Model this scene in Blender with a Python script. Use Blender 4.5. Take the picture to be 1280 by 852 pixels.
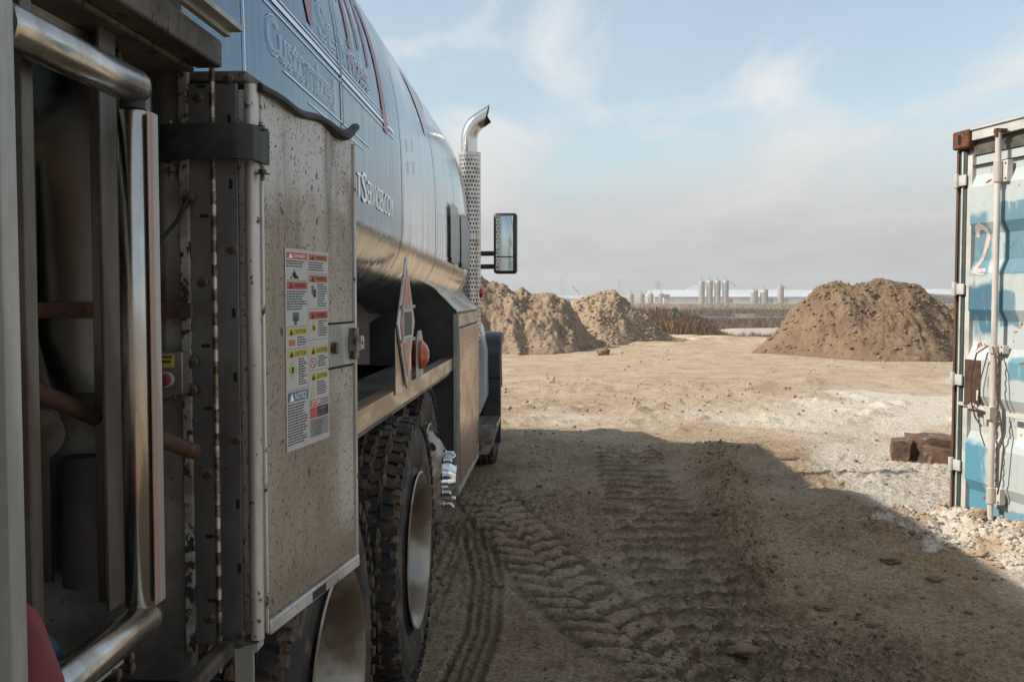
import bpy, bmesh, math, random
import numpy as np
from mathutils import Vector, Matrix, Quaternion
R = math.radians
random.seed(7)
scene = bpy.context.scene
for o in list(bpy.data.objects): bpy.data.objects.remove(o)
col = scene.collection

# ------------------------------------------------------------------ camera
EYE = 1.49
cd = bpy.data.cameras.new('camera'); cam = bpy.data.objects.new('camera', cd); col.objects.link(cam)
cam.location = (0, 0, EYE)
cam.rotation_euler = (R(90 - 2.67), 0, R(3.0))
cd.sensor_width = 36; cd.lens = 1244 / 1280 * 36
cd.clip_start = 0.05; cd.clip_end = 12000
scene.camera = cam

# ------------------------------------------------------------------ world, sun, exposure
SUN_TO = Vector((-1.0, -0.25, 0.84)).normalized()
sun_el = math.asin(SUN_TO.z)
sun_az = math.atan2(SUN_TO.x, SUN_TO.y)
w = bpy.data.worlds.new('World'); scene.world = w; w.use_nodes = True
nt = w.node_tree; N = nt.nodes; L = nt.links; N.clear()
out = N.new('ShaderNodeOutputWorld'); bg = N.new('ShaderNodeBackground'); bg.inputs[1].default_value = 0.15
sky = N.new('ShaderNodeTexSky'); sky.sky_type = 'NISHITA'; sky.sun_disc = False
sky.sun_elevation = sun_el; sky.sun_rotation = sun_az
sky.air_density = 1.0; sky.dust_density = 1.2; sky.ozone_density = 1.2
tc = N.new('ShaderNodeTexCoord')
sep = N.new('ShaderNodeSeparateXYZ'); L.new(tc.outputs['Generated'], sep.inputs[0])
def wmath(op, a, b=None, c=None, clamp=False):
    n = N.new('ShaderNodeMath'); n.operation = op; n.use_clamp = clamp
    for i, v in enumerate((a, b, c)):
        if v is None: continue
        if isinstance(v, (int, float)): n.inputs[i].default_value = v
        else: L.new(v, n.inputs[i])
    return n.outputs[0]
zc = wmath('MAXIMUM', sep.outputs[2], 0.0)
den = wmath('ADD', zc, 0.10)
cx_ = wmath('DIVIDE', sep.outputs[0], den); cy_ = wmath('DIVIDE', sep.outputs[1], den)
comb = N.new('ShaderNodeCombineXYZ'); L.new(cx_, comb.inputs[0]); L.new(cy_, comb.inputs[1])
mp = N.new('ShaderNodeMapping'); mp.inputs['Rotation'].default_value = (0, 0, R(35)); mp.inputs['Scale'].default_value = (0.95, 0.38, 1)
mp.inputs['Location'].default_value = (2.3, 0.6, 0)
L.new(comb.outputs[0], mp.inputs[0])
cn = N.new('ShaderNodeTexNoise'); cn.inputs['Scale'].default_value = 1.7; cn.inputs['Detail'].default_value = 9; cn.inputs['Roughness'].default_value = 0.55
cn.inputs['Distortion'].default_value = 0.5
L.new(mp.outputs[0], cn.inputs['Vector'])
# veil thickens towards the horizon
veil = wmath('SUBTRACT', 1.45, wmath('MULTIPLY', zc, 5.0), clamp=True)
cl = wmath('MULTIPLY', wmath('SUBTRACT', cn.outputs[0], 0.50), 4.2)
hi_ = wmath('MULTIPLY', wmath('SUBTRACT', zc, 0.05), 9.0, clamp=True)
cm = wmath('ADD', veil, wmath('MULTIPLY', cl, hi_), clamp=False)
cm = wmath('MULTIPLY', cm, 1.0, clamp=True)
cm = wmath('MAXIMUM', cm, 0.32)
hz = N.new('ShaderNodeMapRange'); hz.inputs[1].default_value = 0.0; hz.inputs[2].default_value = 0.17; L.new(zc, hz.inputs[0])
cloudc = N.new('ShaderNodeMix'); cloudc.data_type = 'RGBA'
cloudc.inputs[6].default_value = (1.36, 1.34, 1.33, 1); cloudc.inputs[7].default_value = (2.15, 2.22, 2.26, 1)
L.new(hz.outputs[0], cloudc.inputs[0])
cvar = N.new('ShaderNodeMix'); cvar.data_type = 'RGBA'; cvar.blend_type = 'MULTIPLY'; cvar.inputs[0].default_value = 1; L.new(cloudc.outputs[2], cvar.inputs[6])
cv_ = wmath('ADD', 0.72, wmath('MULTIPLY', cn.outputs[0], 0.55)); cvc = N.new('ShaderNodeCombineColor'); [L.new(cv_, cvc.inputs[i]) for i in range(3)]; L.new(cvc.outputs[0], cvar.inputs[7])
blue = N.new('ShaderNodeMix'); blue.data_type = 'RGBA'; blue.blend_type = 'MULTIPLY'; blue.inputs[0].default_value = 1
blue.inputs[7].default_value = (0.50, 0.52, 0.48, 1); L.new(sky.outputs[0], blue.inputs[6])
smix = N.new('ShaderNodeMix'); smix.data_type = 'RGBA'
L.new(cm, smix.inputs[0]); L.new(blue.outputs[2], smix.inputs[6]); L.new(cvar.outputs[2], smix.inputs[7])
L.new(smix.outputs[2], bg.inputs[0]); L.new(bg.outputs[0], out.inputs[0])

sd = bpy.data.lights.new('sun', 'SUN'); sun = bpy.data.objects.new('sun', sd); col.objects.link(sun)
sd.energy = 2.4; sd.angle = R(0.8); sd.color = (1.0, 0.92, 0.80)
sun.rotation_euler = SUN_TO.to_track_quat('Z', 'Y').to_euler(); sun.location = (-20, -5, 30)
scene.view_settings.view_transform = 'Standard'; scene.view_settings.look = 'None'
scene.view_settings.exposure = 1.26; scene.view_settings.gamma = 1.0
scene.cycles.max_bounces = 7; scene.cycles.diffuse_bounces = 4; scene.cycles.glossy_bounces = 4
scene.cycles.use_denoising = True

# ------------------------------------------------------------------ object helpers
ORG = {}
def props(o, label=None, cat=None, group=None, kind=None):
    if label: o['label'] = label
    if cat: o['category'] = cat
    if group: o['group'] = group
    if kind: o['kind'] = kind
    return o
def empty(name, loc, rz=0, label=None, cat=None, group=None, local=False):
    o = bpy.data.objects.new(name, None); col.objects.link(o)
    o.location = loc; o.rotation_euler = (0, 0, rz); o.empty_display_size = 0.1
    ORG[o] = Vector((0, 0, 0)) if local else Vector(loc)
    return props(o, label, cat, group)

class MB:
    def __init__(s): s.bm = bmesh.new(); s.mi = 0; s.M = Matrix()
    def _v(s, p): return s.bm.verts.new(s.M @ Vector(p))
    def face(s, vs, smooth=False):
        try: f = s.bm.faces.new(vs)
        except ValueError: return None
        f.material_index = s.mi; f.smooth = smooth; return f
    def quad(s, pts): return s.face([s._v(p) for p in pts])
    def box(s, c, d, rot=None):
        hx, hy, hz_ = d[0] / 2, d[1] / 2, d[2] / 2
        c = Vector(c); q = rot or Matrix()
        v = [s._v(c + (q @ Vector((sx * hx, sy * hy, sz * hz_)))) for sz in (-1, 1) for sx, sy in ((-1, -1), (1, -1), (1, 1), (-1, 1))]
        for a in ((3, 2, 1, 0), (4, 5, 6, 7), (0, 1, 5, 4), (1, 2, 6, 5), (2, 3, 7, 6), (3, 0, 4, 7)): s.face([v[i] for i in a])
        return s
    def b2(s, lo, hi): return s.box([(a + b) / 2 for a, b in zip(lo, hi)], [abs(b - a) for a, b in zip(lo, hi)])
    def prism(s, pts, off):
        off = Vector(off); a = [s._v(p) for p in pts]; b = [s._v(Vector(p) + off) for p in pts]
        n = len(a); s.face(a[::-1]); s.face(b)
        for i in range(n): s.face([a[i], a[(i + 1) % n], b[(i + 1) % n], b[i]])
        return s
    def tube(s, pts, r, seg=12, caps=True, smooth=True, closed=False):
        pts = [Vector(p) for p in pts]; rings = []
        n = len(pts); rr = r if isinstance(r, (list, tuple)) else [r] * n
        up = None
        for i, p in enumerate(pts):
            t = ((pts[min(i + 1, n - 1)] - p).normalized() + (p - pts[max(i - 1, 0)]).normalized())
            if t.length < 1e-6: t = pts[-1] - pts[0]
            t.normalize()
            if up is None: up = t.orthogonal().normalized()
            up = (up - t * up.dot(t)); up = up.normalized() if up.length > 1e-6 else t.orthogonal().normalized()
            b = t.cross(up)
            rings.append([s._v(p + (up * math.cos(k * 2 * math.pi / seg) + b * math.sin(k * 2 * math.pi / seg)) * rr[i]) for k in range(seg)])
        for i in range(n - 1):
            for k in range(seg): s.face([rings[i][k], rings[i][(k + 1) % seg], rings[i + 1][(k + 1) % seg], rings[i + 1][k]], smooth)
        if caps: s.face(rings[0][::-1]); s.face(rings[-1])
        return s
    def cyl(s, a, b, r, seg=16, r2=None, smooth=True): return s.tube([a, b], [r, r if r2 is None else r2], seg, True, smooth)
    def lathe(s, prof, c, axis='x', seg=48, smooth=True, closed=False):
        c = Vector(c); rings = []
        for (h, r) in prof:
            ring = []
            for k in range(seg):
                a = 2 * math.pi * k / seg; ca, sa = math.cos(a) * r, math.sin(a) * r
                p = (h, ca, sa) if axis == 'x' else ((ca, h, sa) if axis == 'y' else (ca, sa, h))
                ring.append(s._v(c + Vector(p)))
            rings.append(ring)
        m = len(rings)
        for i in range(m if closed else m - 1):
            A, B = rings[i], rings[(i + 1) % m]
            for k in range(seg): s.face([A[k], A[(k + 1) % seg], B[(k + 1) % seg], B[k]], smooth)
        return s
    def ngon(s, c, r, n, nrm, th, rot=0):
        nrm = Vector(nrm).normalized(); u = nrm.orthogonal().normalized(); v = nrm.cross(u); c = Vector(c)
        return s.prism([c + (u * math.cos(rot + k * 2 * math.pi / n) + v * math.sin(rot + k * 2 * math.pi / n)) * r for k in range(n)], nrm * th)
    def build(s, name, mats, parent=None, bevel=0, sharp=35, **kw):
        bm = s.bm; bmesh.ops.recalc_face_normals(bm, faces=bm.faces)
        return finish(bm, name, mats, parent, bevel, sharp, **kw)

def finish(bm, name, mats, parent, bevel=0, sharp=35, label=None, cat=None, group=None, kind=None):
    co = [v.co for v in bm.verts]
    c = Vector([(min(p[i] for p in co) + max(p[i] for p in co)) / 2 for i in range(3)])
    if parent is None: c.z = min(p.z for p in co)
    for v in bm.verts: v.co -= c
    me = bpy.data.meshes.new(name); bm.to_mesh(me); bm.free()
    for m in (mats if isinstance(mats, (list, tuple)) else [mats]): me.materials.append(m)
    me.set_sharp_from_angle(angle=R(sharp))
    o = bpy.data.objects.new(name, me); col.objects.link(o); ORG[o] = c
    if parent is not None: o.parent = parent; o.location = c - ORG[parent]
    else: o.location = c
    if bevel:
        b = o.modifiers.new('bevel', 'BEVEL'); b.width = bevel; b.segments = 2; b.limit_method = 'ANGLE'; b.angle_limit = R(40)
    return props(o, label, cat, group, kind)

def raw_mesh(name, verts, faces, mats, smooth=False, attrs=None, **kw):
    me = bpy.data.meshes.new(name)
    verts = np.asarray(verts, dtype=np.float32); faces = np.asarray(faces, dtype=np.int32)
    k = faces.shape[1]
    me.vertices.add(len(verts)); me.vertices.foreach_set('co', verts.ravel())
    me.loops.add(faces.size); me.loops.foreach_set('vertex_index', faces.ravel())
    me.polygons.add(len(faces)); me.polygons.foreach_set('loop_start', np.arange(0, faces.size, k, dtype=np.int32))
    if smooth: me.polygons.foreach_set('use_smooth', np.ones(len(faces), dtype=bool))
    for an, av in (attrs or {}).items():
        a = me.attributes.new(an, 'FLOAT', 'POINT'); a.data.foreach_set('value', np.asarray(av, dtype=np.float32).ravel())
    me.update(calc_edges=True)
    for m in (mats if isinstance(mats, (list, tuple)) else [mats]): me.materials.append(m)
    o = bpy.data.objects.new(name, me); col.objects.link(o); ORG[o] = Vector((0, 0, 0))
    return props(o, **kw)

# ------------------------------------------------------------------ material helper
def mat(name, base, rough=0.6, metal=0.0, c2=None, scale=6.0, detail=5, lo=0.4, hi=0.6, stretch=(1, 1, 1), r2=None,
        spots=(), bump=0.0, bscale=40.0, bstretch=(1, 1, 1), spec=0.5, coat=0.0, trans=0.0, ior=1.45, masks=()):
    """base + a second colour through noise; spots = (colour, scale, threshold, stretch[, rough]); masks = boxes in object space"""
    m = bpy.data.materials.new(name); m.use_nodes = True
    t = m.node_tree; n = t.nodes; l = t.links; p = n['Principled BSDF']
    p.inputs['Roughness'].default_value = rough; p.inputs['Metallic'].default_value = metal
    p.inputs['Specular IOR Level'].default_value = spec; p.inputs['Coat Weight'].default_value = coat
    p.inputs['Transmission Weight'].default_value = trans; p.inputs['IOR'].default_value = ior
    tcn = n.new('ShaderNodeTexCoord')
    def noise(sc, st, det=5, dist=0.0, rg=0.6):
        mpn = n.new('ShaderNodeMapping'); mpn.inputs['Scale'].default_value = st; l.new(tcn.outputs['Object'], mpn.inputs[0])
        nn = n.new('ShaderNodeTexNoise'); nn.inputs['Scale'].default_value = sc; nn.inputs['Detail'].default_value = det
        nn.inputs['Roughness'].default_value = rg; nn.inputs['Distortion'].default_value = dist
        l.new(mpn.outputs[0], nn.inputs['Vector']); return nn.outputs[0]
    def ramp(v, a, b):
        mr = n.new('ShaderNodeMapRange'); mr.inputs[1].default_value = a; mr.inputs[2].default_value = b
        mr.interpolation_type = 'SMOOTHSTEP'; l.new(v, mr.inputs[0]); return mr.outputs[0]
    def mixc(f, a, b):
        x = n.new('ShaderNodeMix'); x.data_type = 'RGBA'
        l.new(f, x.inputs[0])
        for i, v in ((6, a), (7, b)):
            if isinstance(v, tuple): x.inputs[i].default_value = (*v, 1) if len(v) == 3 else v
            else: l.new(v, x.inputs[i])
        return x.outputs[2]
    def mixf(f, a, b):
        x = n.new('ShaderNodeMix'); x.data_type = 'FLOAT'; l.new(f, x.inputs[0])
        for i, v in ((2, a), (3, b)):
            if isinstance(v, (int, float)): x.inputs[i].default_value = v
            else: l.new(v, x.inputs[i])
        return x.outputs[0]
    colr = base; rg = rough; mt = metal
    if c2 is not None:
        f = ramp(noise(scale, stretch, detail), lo, hi)
        colr = mixc(f, colr, c2)
        if r2 is not None: rg = mixf(f, rg, r2)
    def boxmask(x0, x1, y0, y1, z0, z1, soft, wob):
        sp = n.new('ShaderNodeSeparateXYZ')
        if wob:
            nz = n.new('ShaderNodeTexNoise'); nz.inputs['Scale'].default_value = 9; nz.inputs['Detail'].default_value = 6; l.new(tcn.outputs['Object'], nz.inputs['Vector'])
            sb = n.new('ShaderNodeVectorMath'); sb.operation = 'SUBTRACT'; sb.inputs[1].default_value = (.5, .5, .5); l.new(nz.outputs['Color'], sb.inputs[0])
            ma = n.new('ShaderNodeVectorMath'); ma.operation = 'MULTIPLY_ADD'; ma.inputs[1].default_value = (wob, wob, wob)
            l.new(sb.outputs[0], ma.inputs[0]); l.new(tcn.outputs['Object'], ma.inputs[2]); l.new(ma.outputs[0], sp.inputs[0])
        else: l.new(tcn.outputs['Object'], sp.inputs[0])
        res = None
        for i, (a, b) in enumerate(((x0, x1), (y0, y1), (z0, z1))):
            if a is None: continue
            r1 = ramp(sp.outputs[i], a - soft, a + soft); r2_ = ramp(sp.outputs[i], b + soft, b - soft)
            for q in (r1, r2_):
                if res is None: res = q
                else:
                    mm = n.new('ShaderNodeMath'); mm.operation = 'MULTIPLY'; l.new(res, mm.inputs[0]); l.new(q, mm.inputs[1]); res = mm.outputs[0]
        return res
    for bx in masks:
        colr = mixc(boxmask(*bx[1]), colr, bx[0])
    for s_ in spots:
        f = ramp(noise(s_[1], s_[3], 4, 0.3), s_[2], s_[2] + (s_[5] if len(s_) > 5 else 0.05))
        colr = mixc(f, colr, s_[0])
        if len(s_) > 4 and s_[4] is not None: rg = mixf(f, rg, s_[4])
        if metal > 0.1: mt = mixf(f, mt, 0.0)
    if isinstance(colr, tuple): p.inputs['Base Color'].default_value = (*colr, 1)
    else: l.new(colr, p.inputs['Base Color'])
    if not isinstance(rg, (int, float)): l.new(rg, p.inputs['Roughness'])
    if not isinstance(mt, (int, float)): l.new(mt, p.inputs['Metallic'])
    if bump:
        bn = n.new('ShaderNodeBump'); bn.inputs['Strength'].default_value = 1.0; bn.inputs['Distance'].default_value = bump
        l.new(noise(bscale, bstretch, 6), bn.inputs['Height']); l.new(bn.outputs[0], p.inputs['Normal'])
    return m

RUST = (0.13, 0.045, 0.02)
M = {}
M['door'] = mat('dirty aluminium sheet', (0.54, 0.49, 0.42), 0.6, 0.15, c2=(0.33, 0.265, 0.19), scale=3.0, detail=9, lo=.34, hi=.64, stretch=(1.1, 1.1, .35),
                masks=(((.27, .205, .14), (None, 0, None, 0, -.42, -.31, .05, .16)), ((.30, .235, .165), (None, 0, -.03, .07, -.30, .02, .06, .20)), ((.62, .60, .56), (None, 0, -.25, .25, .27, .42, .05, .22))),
                spots=(((.15, .10, .06), 9, .52, (1.5, 1.5, .16), .75, .30), ((.08, .055, .04), 60, .655, (1.2, 1.2, .8), .8, .04), ((.09, .062, .044), 210, .585, (1, 1, .8), .8, .05), ((.07, .05, .035), 30, .68, (1, 1, .4), .8, .05)), bump=.0010, bscale=70)
M['dooredge'] = mat('pale worn aluminium', (0.66, 0.64, 0.60), 0.45, 0.5, c2=(.45, .40, .34), scale=7, stretch=(1, 1, .3),
                    spots=(((.12, .075, .05), 55, .62, (1, 1, .8), .8, .05),), bump=.0004)
M['leaf'] = mat('grey stainless leaf', (0.20, 0.195, 0.185), 0.42, 0.75, c2=(0.13, 0.12, 0.11), scale=9, stretch=(1, 1, .3), spots=(((.05, .035, .025), 60, .68, (1, 1, 1), .8, .05),), bump=.0002)
M['pin'] = mat('worn hinge pin', (.66, .60, .50), .35, .6, c2=(.22, .15, .10), scale=12, bump=.0003)
M['bolt'] = mat('bolt steel', (.22, .20, .18), .45, .8, c2=(.09, .06, .04), scale=60, bump=.0003)
M['speck'] = mat('corroded flange', (.34, .32, .28), .7, .2, c2=(.16, .13, .10), scale=10, spots=(((.03, .025, .02), 70, .52, (1, 1, .8), .9, .05), ((.12, .06, .03), 30, .62, (1, 1, 1), .9, .1)), bump=.0015, bscale=80)
M['rubber'] = mat('black rubber', (.011, .011, .011), .55, 0, c2=(.03, .028, .026), scale=20, bump=.0003)
M['galv'] = mat('dull galvanised wall', (.27, .255, .23), .40, .5, c2=(.11, .10, .085), scale=7, detail=8, lo=.35, hi=.65, spots=(((.06, .05, .04), 80, .64, (1, 1, 1), .8, .06),), bump=.0004, bscale=120)
M['roller'] = mat('polished roller steel', (.60, .57, .52), .2, 1.0, c2=(.38, .33, .28), scale=22, lo=.35, hi=.75, stretch=(1, 1, .25), r2=.34, spots=(((.10, .06, .04), 90, .72, (1, 1, 1), .8, .04),), bump=.0002, bscale=60)
M['post'] = mat('pale zinc post', (.46, .46, .41), .5, .3, c2=(.31, .30, .26), scale=10, stretch=(1, 1, .2), spots=(((.2, .06, .03), 30, .70, (1, 1, .3), .8, .08),), bump=.0004)
M['angle'] = mat('dark steel angle', (.15, .135, .12), .42, .7, c2=(.08, .065, .05), scale=9, stretch=(1, 1, .3), bump=.0004)
M['beam'] = mat('weathered steel beam', (.15, .125, .10), .6, .4, c2=(.07, .052, .038), scale=8, spots=(((.045, .03, .02), 45, .58, (1, 1, 1), .9, .08), ((.30, .24, .18), 25, .66, (1, .3, 1), .8, .08)), bump=.001, bscale=60)
M['rustbar'] = mat('rusty bar', (.10, .05, .03), .8, .2, c2=(.05, .035, .03), scale=20, spots=(((.19, .06, .025), 60, .58, (1, 1, 1), .9, .08),), bump=.001)
M['redhose'] = mat('red hose rubber', (.26, .03, .03), .55, 0, c2=(.17, .02, .02), scale=10, bump=.0004)
M['blueflange'] = mat('blue painted reel', (.03, .09, .14), .4, .1, c2=(.02, .05, .08), scale=8)
M['dark'] = mat('dark underframe', (.022, .02, .018), .8, .1, c2=(.045, .035, .028), scale=5, bump=.002)
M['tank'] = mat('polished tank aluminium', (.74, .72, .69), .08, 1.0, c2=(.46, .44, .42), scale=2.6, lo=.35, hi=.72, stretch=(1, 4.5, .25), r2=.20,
                masks=(((.085, .155, .205), (None, 0, -6.0, 1.2, -.52, 3.0, .12, .0)), ((.32, .38, .41), (None, 0, 1.1, 3.4, -.35, 3.0, .2, .0))),  # masks: bluer sky reflection of the upper barrel put into the colour
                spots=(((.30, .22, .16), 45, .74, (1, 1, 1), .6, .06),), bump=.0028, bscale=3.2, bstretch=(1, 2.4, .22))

M['white'] = mat('white vinyl lettering', (.92, .93, .94), .35, .6)
M['letline'] = mat('pale vinyl outline', (.72, .84, .90), .35, .5)
M['redvinyl'] = mat('faded red vinyl', (.42, .13, .14), .35, .35, c2=(.30, .12, .15), scale=12)
M['pink'] = mat('faded pink vinyl', (.62, .50, .47), .3, .5)
M['pale'] = mat('pale blue vinyl', (.58, .66, .72), .25, .5)
M['navy'] = mat('dark vinyl', (.02, .03, .045), .3, .2)
M['reflection_black'] = mat('dark reflection panel', (.012, .016, .02), .2, .0, spec=.3)  # black for the reflection laid on the tank shoulder
M['deck'] = mat('aluminium fascia', (.62, .53, .44), .32, .8, c2=(.42, .31, .22), scale=4, stretch=(1, .6, 2), r2=.45, spots=(((.16, .10, .06), 50, .68, (1, 1, 1), .8, .06),), bump=.0005, bscale=12)
M['decktop'] = mat('grey deck', (.22, .21, .20), .55, .3, c2=(.14, .12, .11), scale=6, bump=.0006)
M['boxface'] = mat('polished side locker', (.60, .47, .38), .22, .85, c2=(.40, .25, .18), scale=3.5, lo=.35, hi=.7, stretch=(1, .7, 1.4), r2=.35, spots=(((.10, .05, .03), 9, .69, (1, 3, .6), .8, .06), ((.5, .42, .34), 30, .66, (1, 1, .3), .7, .1)), bump=.0008, bscale=7)
M['boxdark'] = mat('dull locker end', (.085, .09, .085), .5, .5, c2=(.06, .06, .055), scale=4, bump=.0004)
M['tyre'] = mat('dusty tyre rubber', (.028, .026, .024), .75, 0, c2=(.095, .07, .048), scale=9, lo=.40, hi=.72, spots=(((.17, .115, .072), 13, .54, (1, 1, 1), .95, .12),), bump=.0015, bscale=60)
M['mud'] = mat('caked mud', (.17, .115, .07), .95, 0, c2=(.10, .065, .04), scale=30, bump=.004, bscale=60)
M['rim'] = mat('dusty polished rim', (.38, .34, .29), .42, .6, c2=(.20, .155, .11), scale=5, r2=.5, spots=(((.2, .14, .09), 40, .66, (1, 1, 1), .9, .1),), bump=.0003)
M['chrome'] = mat('chrome', (.85, .87, .88), .07, 1.0, c2=(.6, .55, .5), scale=40, lo=.5, hi=.8)
M['hole'] = mat('dark hole', (.01, .01, .01), .9)
M['whitepaint'] = mat('white cab paint', (.62, .66, .68), .3, 0, c2=(.50, .52, .53), scale=4, coat=.3)
M['blackplastic'] = mat('black fender plastic', (.022, .024, .026), .42, 0, c2=(.045, .04, .036), scale=7, bump=.0004)
M['step'] = mat('step aluminium', (.42, .40, .38), .4, .8, c2=(.2, .17, .14), scale=15)
M['amber'] = mat('orange lens', (.55, .09, .02), .25, 0, c2=(.35, .05, .015), scale=20, coat=.4)
M['redlens'] = mat('red lens', (.45, .015, .015), .25, 0, coat=.4)
M['glass'] = mat('mirror glass', (.75, .85, .87), .04, 1.0)
M['windscreen'] = mat('cab window glass', (.02, .03, .035), .05, 0, coat=.5)
M['yellow'] = mat('yellow sticker', (.55, .42, .06), .5, 0, c2=(.40, .30, .05), scale=60)
M['ink'] = mat('black print', (.03, .03, .03), .6)
M['dred'] = mat('red print', (.50, .07, .045), .5)
M['dor'] = mat('orange print', (.52, .13, .05), .5)
M['dyel'] = mat('yellow print', (.55, .47, .10), .5)
M['dblue'] = mat('blue print', (.07, .15, .26), .5)
M['dwhite'] = mat('white decal', (.52, .51, .48), .5, 0, c2=(.50, .48, .44), scale=50)
M['dgrey'] = mat('grey print', (.30, .28, .26), .6)
M['dgreen'] = mat('green print', (.10, .16, .13), .6)
M['guard'] = mat('perforated guard steel', (.62, .58, .54), .3, .9, c2=(.35, .25, .19), scale=10, lo=.45, hi=.8)
M['pipe'] = mat('stack chrome', (.62, .60, .56), .14, 1.0, c2=(.40, .27, .18), scale=5, lo=.5, hi=.8, r2=.3)

# ------------------------------------------------------------------ measuring helper: sight line of a photo pixel met with a plane of the place
_y, _p = R(3.0), R(2.67)
RX = Vector((math.cos(_y), math.sin(_y), 0)); FW = Vector((-math.sin(_y) * math.cos(_p), math.cos(_y) * math.cos(_p), -math.sin(_p))); UP = RX.cross(FW)
CAM = Vector((0, 0, EYE))
def ray(px, py): return FW + RX * ((px - 640) / 1244) - UP * ((py - 426) / 1244)
def oy(px, py, Y): d = ray(px, py); return CAM + d * (Y / d.y)
def ox(px, py, X): d = ray(px, py); return CAM + d * (X / d.x)
def og(px, py, Z=0.0): d = ray(px, py); return CAM + d * ((Z - EYE) / d.z)

# ================================================================== THE TRUCK
T = empty('tank_truck', (-1.8, 4.8, 0), 0, 'long polished tank truck with a dirty hinged cabinet and chrome exhaust stack', 'tank truck')

# ---- tank shell: elliptical barrel that slopes gently down towards the cab
TX, TZ, TS, TA = -1.76, 1.90, 0.026, 1.116
def tpt(Y, th, off=0.0, k=1.0):
    """point of the barrel at polar angle th: tall rounded top, shallow belly, both superellipses"""
    a = R(th); ca, sa = math.cos(a), math.sin(a); TB, TN = (1.13, 3.05) if sa >= 0 else (0.41, 3.0)
    rr = 1 / ((abs(ca) / TA) ** TN + (abs(sa) / TB) ** TN) ** (1 / TN)
    x, z = rr * ca / TA, rr * sa / TB
    nx = math.copysign(abs(x) ** (TN - 1), x) / TA; nz = math.copysign(abs(z) ** (TN - 1), z) / TB; q = math.hypot(nx, nz)
    return Vector((TX + k * TA * x + off * nx / q, Y, TZ - TS * Y + k * TB * z + off * nz / q))
def shell_strip(mb, Y0, Y1, t0, t1, off, ny=8, nt=24, smooth=True):
    g = [[mb._v(tpt(Y0 + (Y1 - Y0) * i / ny, t0 + (t1 - t0) * j / nt, off)) for j in range(nt + 1)] for i in range(ny + 1)]
    for i in range(ny):
        for j in range(nt): mb.face([g[i][j], g[i + 1][j], g[i + 1][j + 1], g[i][j + 1]], smooth)
b = MB(); seg = 128; prof = []
Y0, Y1 = -0.9, 6.62
for i in range(7): a = i / 6 * math.pi / 2; prof.append((Y0 - .32 * math.cos(a), math.sin(a) if i else 0.02))
for i in range(1, 40): prof.append((Y0 + (Y1 - Y0) * i / 40, 1.0))
for i in range(9): a = i / 8 * math.pi / 2; prof.append((Y1 + .20 * math.sin(a), max(.02, math.cos(a) ** .3 if i < 8 else .02)))
rings = []
for (Y, k) in prof:
    rings.append([b._v(tpt(Y, 360 * j / seg, 0, k)) for j in range(seg)])
for i in range(len(rings) - 1):
    for j in range(seg):
        th = 360 * (j + .5) / seg; th = th - 360 if th > 180 else th
        Ym = (prof[i][0] + prof[i + 1][0]) / 2
        b.mi = 0
        b.face([rings[i][j], rings[i][(j + 1) % seg], rings[i + 1][(j + 1) % seg], rings[i + 1][j]], True)
b.face(rings[0]); b.face(rings[-1])
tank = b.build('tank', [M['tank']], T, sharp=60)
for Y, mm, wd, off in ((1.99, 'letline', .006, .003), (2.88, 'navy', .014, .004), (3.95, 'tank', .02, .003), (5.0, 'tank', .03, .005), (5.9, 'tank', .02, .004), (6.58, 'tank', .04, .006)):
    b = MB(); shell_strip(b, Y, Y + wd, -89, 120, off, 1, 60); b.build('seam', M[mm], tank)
for t0, t1 in ((15.0, 17.5), (10.2, 13.0)):
    b = MB(); shell_strip(b, 4.17, 4.19, t0, t1, .012, 1, 4); b.build('dark_clip', M['navy'], tank)
# painted lines along the barrel
for t0, t1, ya, yb, mm in ((14.9, 15.5, 1.8, 3.78, 'white'), (14.0, 14.2, 1.8, 3.80, 'letline'), (15.9, 16.1, 1.8, 3.72, 'letline'), (16.6, 16.75, 2.5, 3.68, 'letline'),
                           (8.1, 8.3, 2.28, 3.3, 'letline'), (6.9, 7.05, 2.5, 3.2, 'letline'), (33, 33.3, 2.8, 3.5, 'letline')):
    b = MB(); shell_strip(b, ya, yb, t0, t1, .0025, 20, 2); b.build('painted_line', M[mm], tank)
# large red letter strokes of the upper lettering
def patch(pts, mm, name='lettering_stroke', off=.0028, n=10):
    """polygon given as left and right edge in (Y, theta) pairs from bottom to top"""
    b = MB(); (a0, a1), (c0, c1) = pts
    g = [[b._v(tpt(a0[0] + (a1[0] - a0[0]) * j / n + ((c0[0] + (c1[0] - c0[0]) * j / n) - (a0[0] + (a1[0] - a0[0]) * j / n)) * i / 4,
                   a0[1] + (a1[1] - a0[1]) * j / n + ((c0[1] + (c1[1] - c0[1]) * j / n) - (a0[1] + (a1[1] - a0[1]) * j / n)) * i / 4, off)) for j in range(n + 1)] for i in range(5)]
    for i in range(4):
        for j in range(n): b.face([g[i][j], g[i + 1][j], g[i + 1][j + 1], g[i][j + 1]], True)
    b.build(name, M[mm], tank)
for sh, mm in (((((2.54, 17.6), (2.40, 30)), ((2.58, 17.4), (2.66, 34))), 'redvinyl'), ((((3.06, 21), (3.04, 34)), ((3.10, 21), (3.09, 34))), 'redvinyl'),
               ((((3.22, 23), (3.16, 36)), ((3.25, 23), (3.21, 36))), 'redvinyl'), ((((3.36, 22), (3.34, 36)), ((3.39, 22), (3.39, 36))), 'redvinyl'),
               ((((3.58, 13.6), (3.46, 36)), ((3.66, 13.6), (3.54, 36))), 'redvinyl'), ((((3.00, 27), (2.96, 36)), ((3.02, 27), (3.07, 36))), 'navy'),
               ((((4.78, 24), (4.5, 36)), ((4.86, 24), (5.1, 36))), 'pink')):
    patch(sh, mm)

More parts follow.
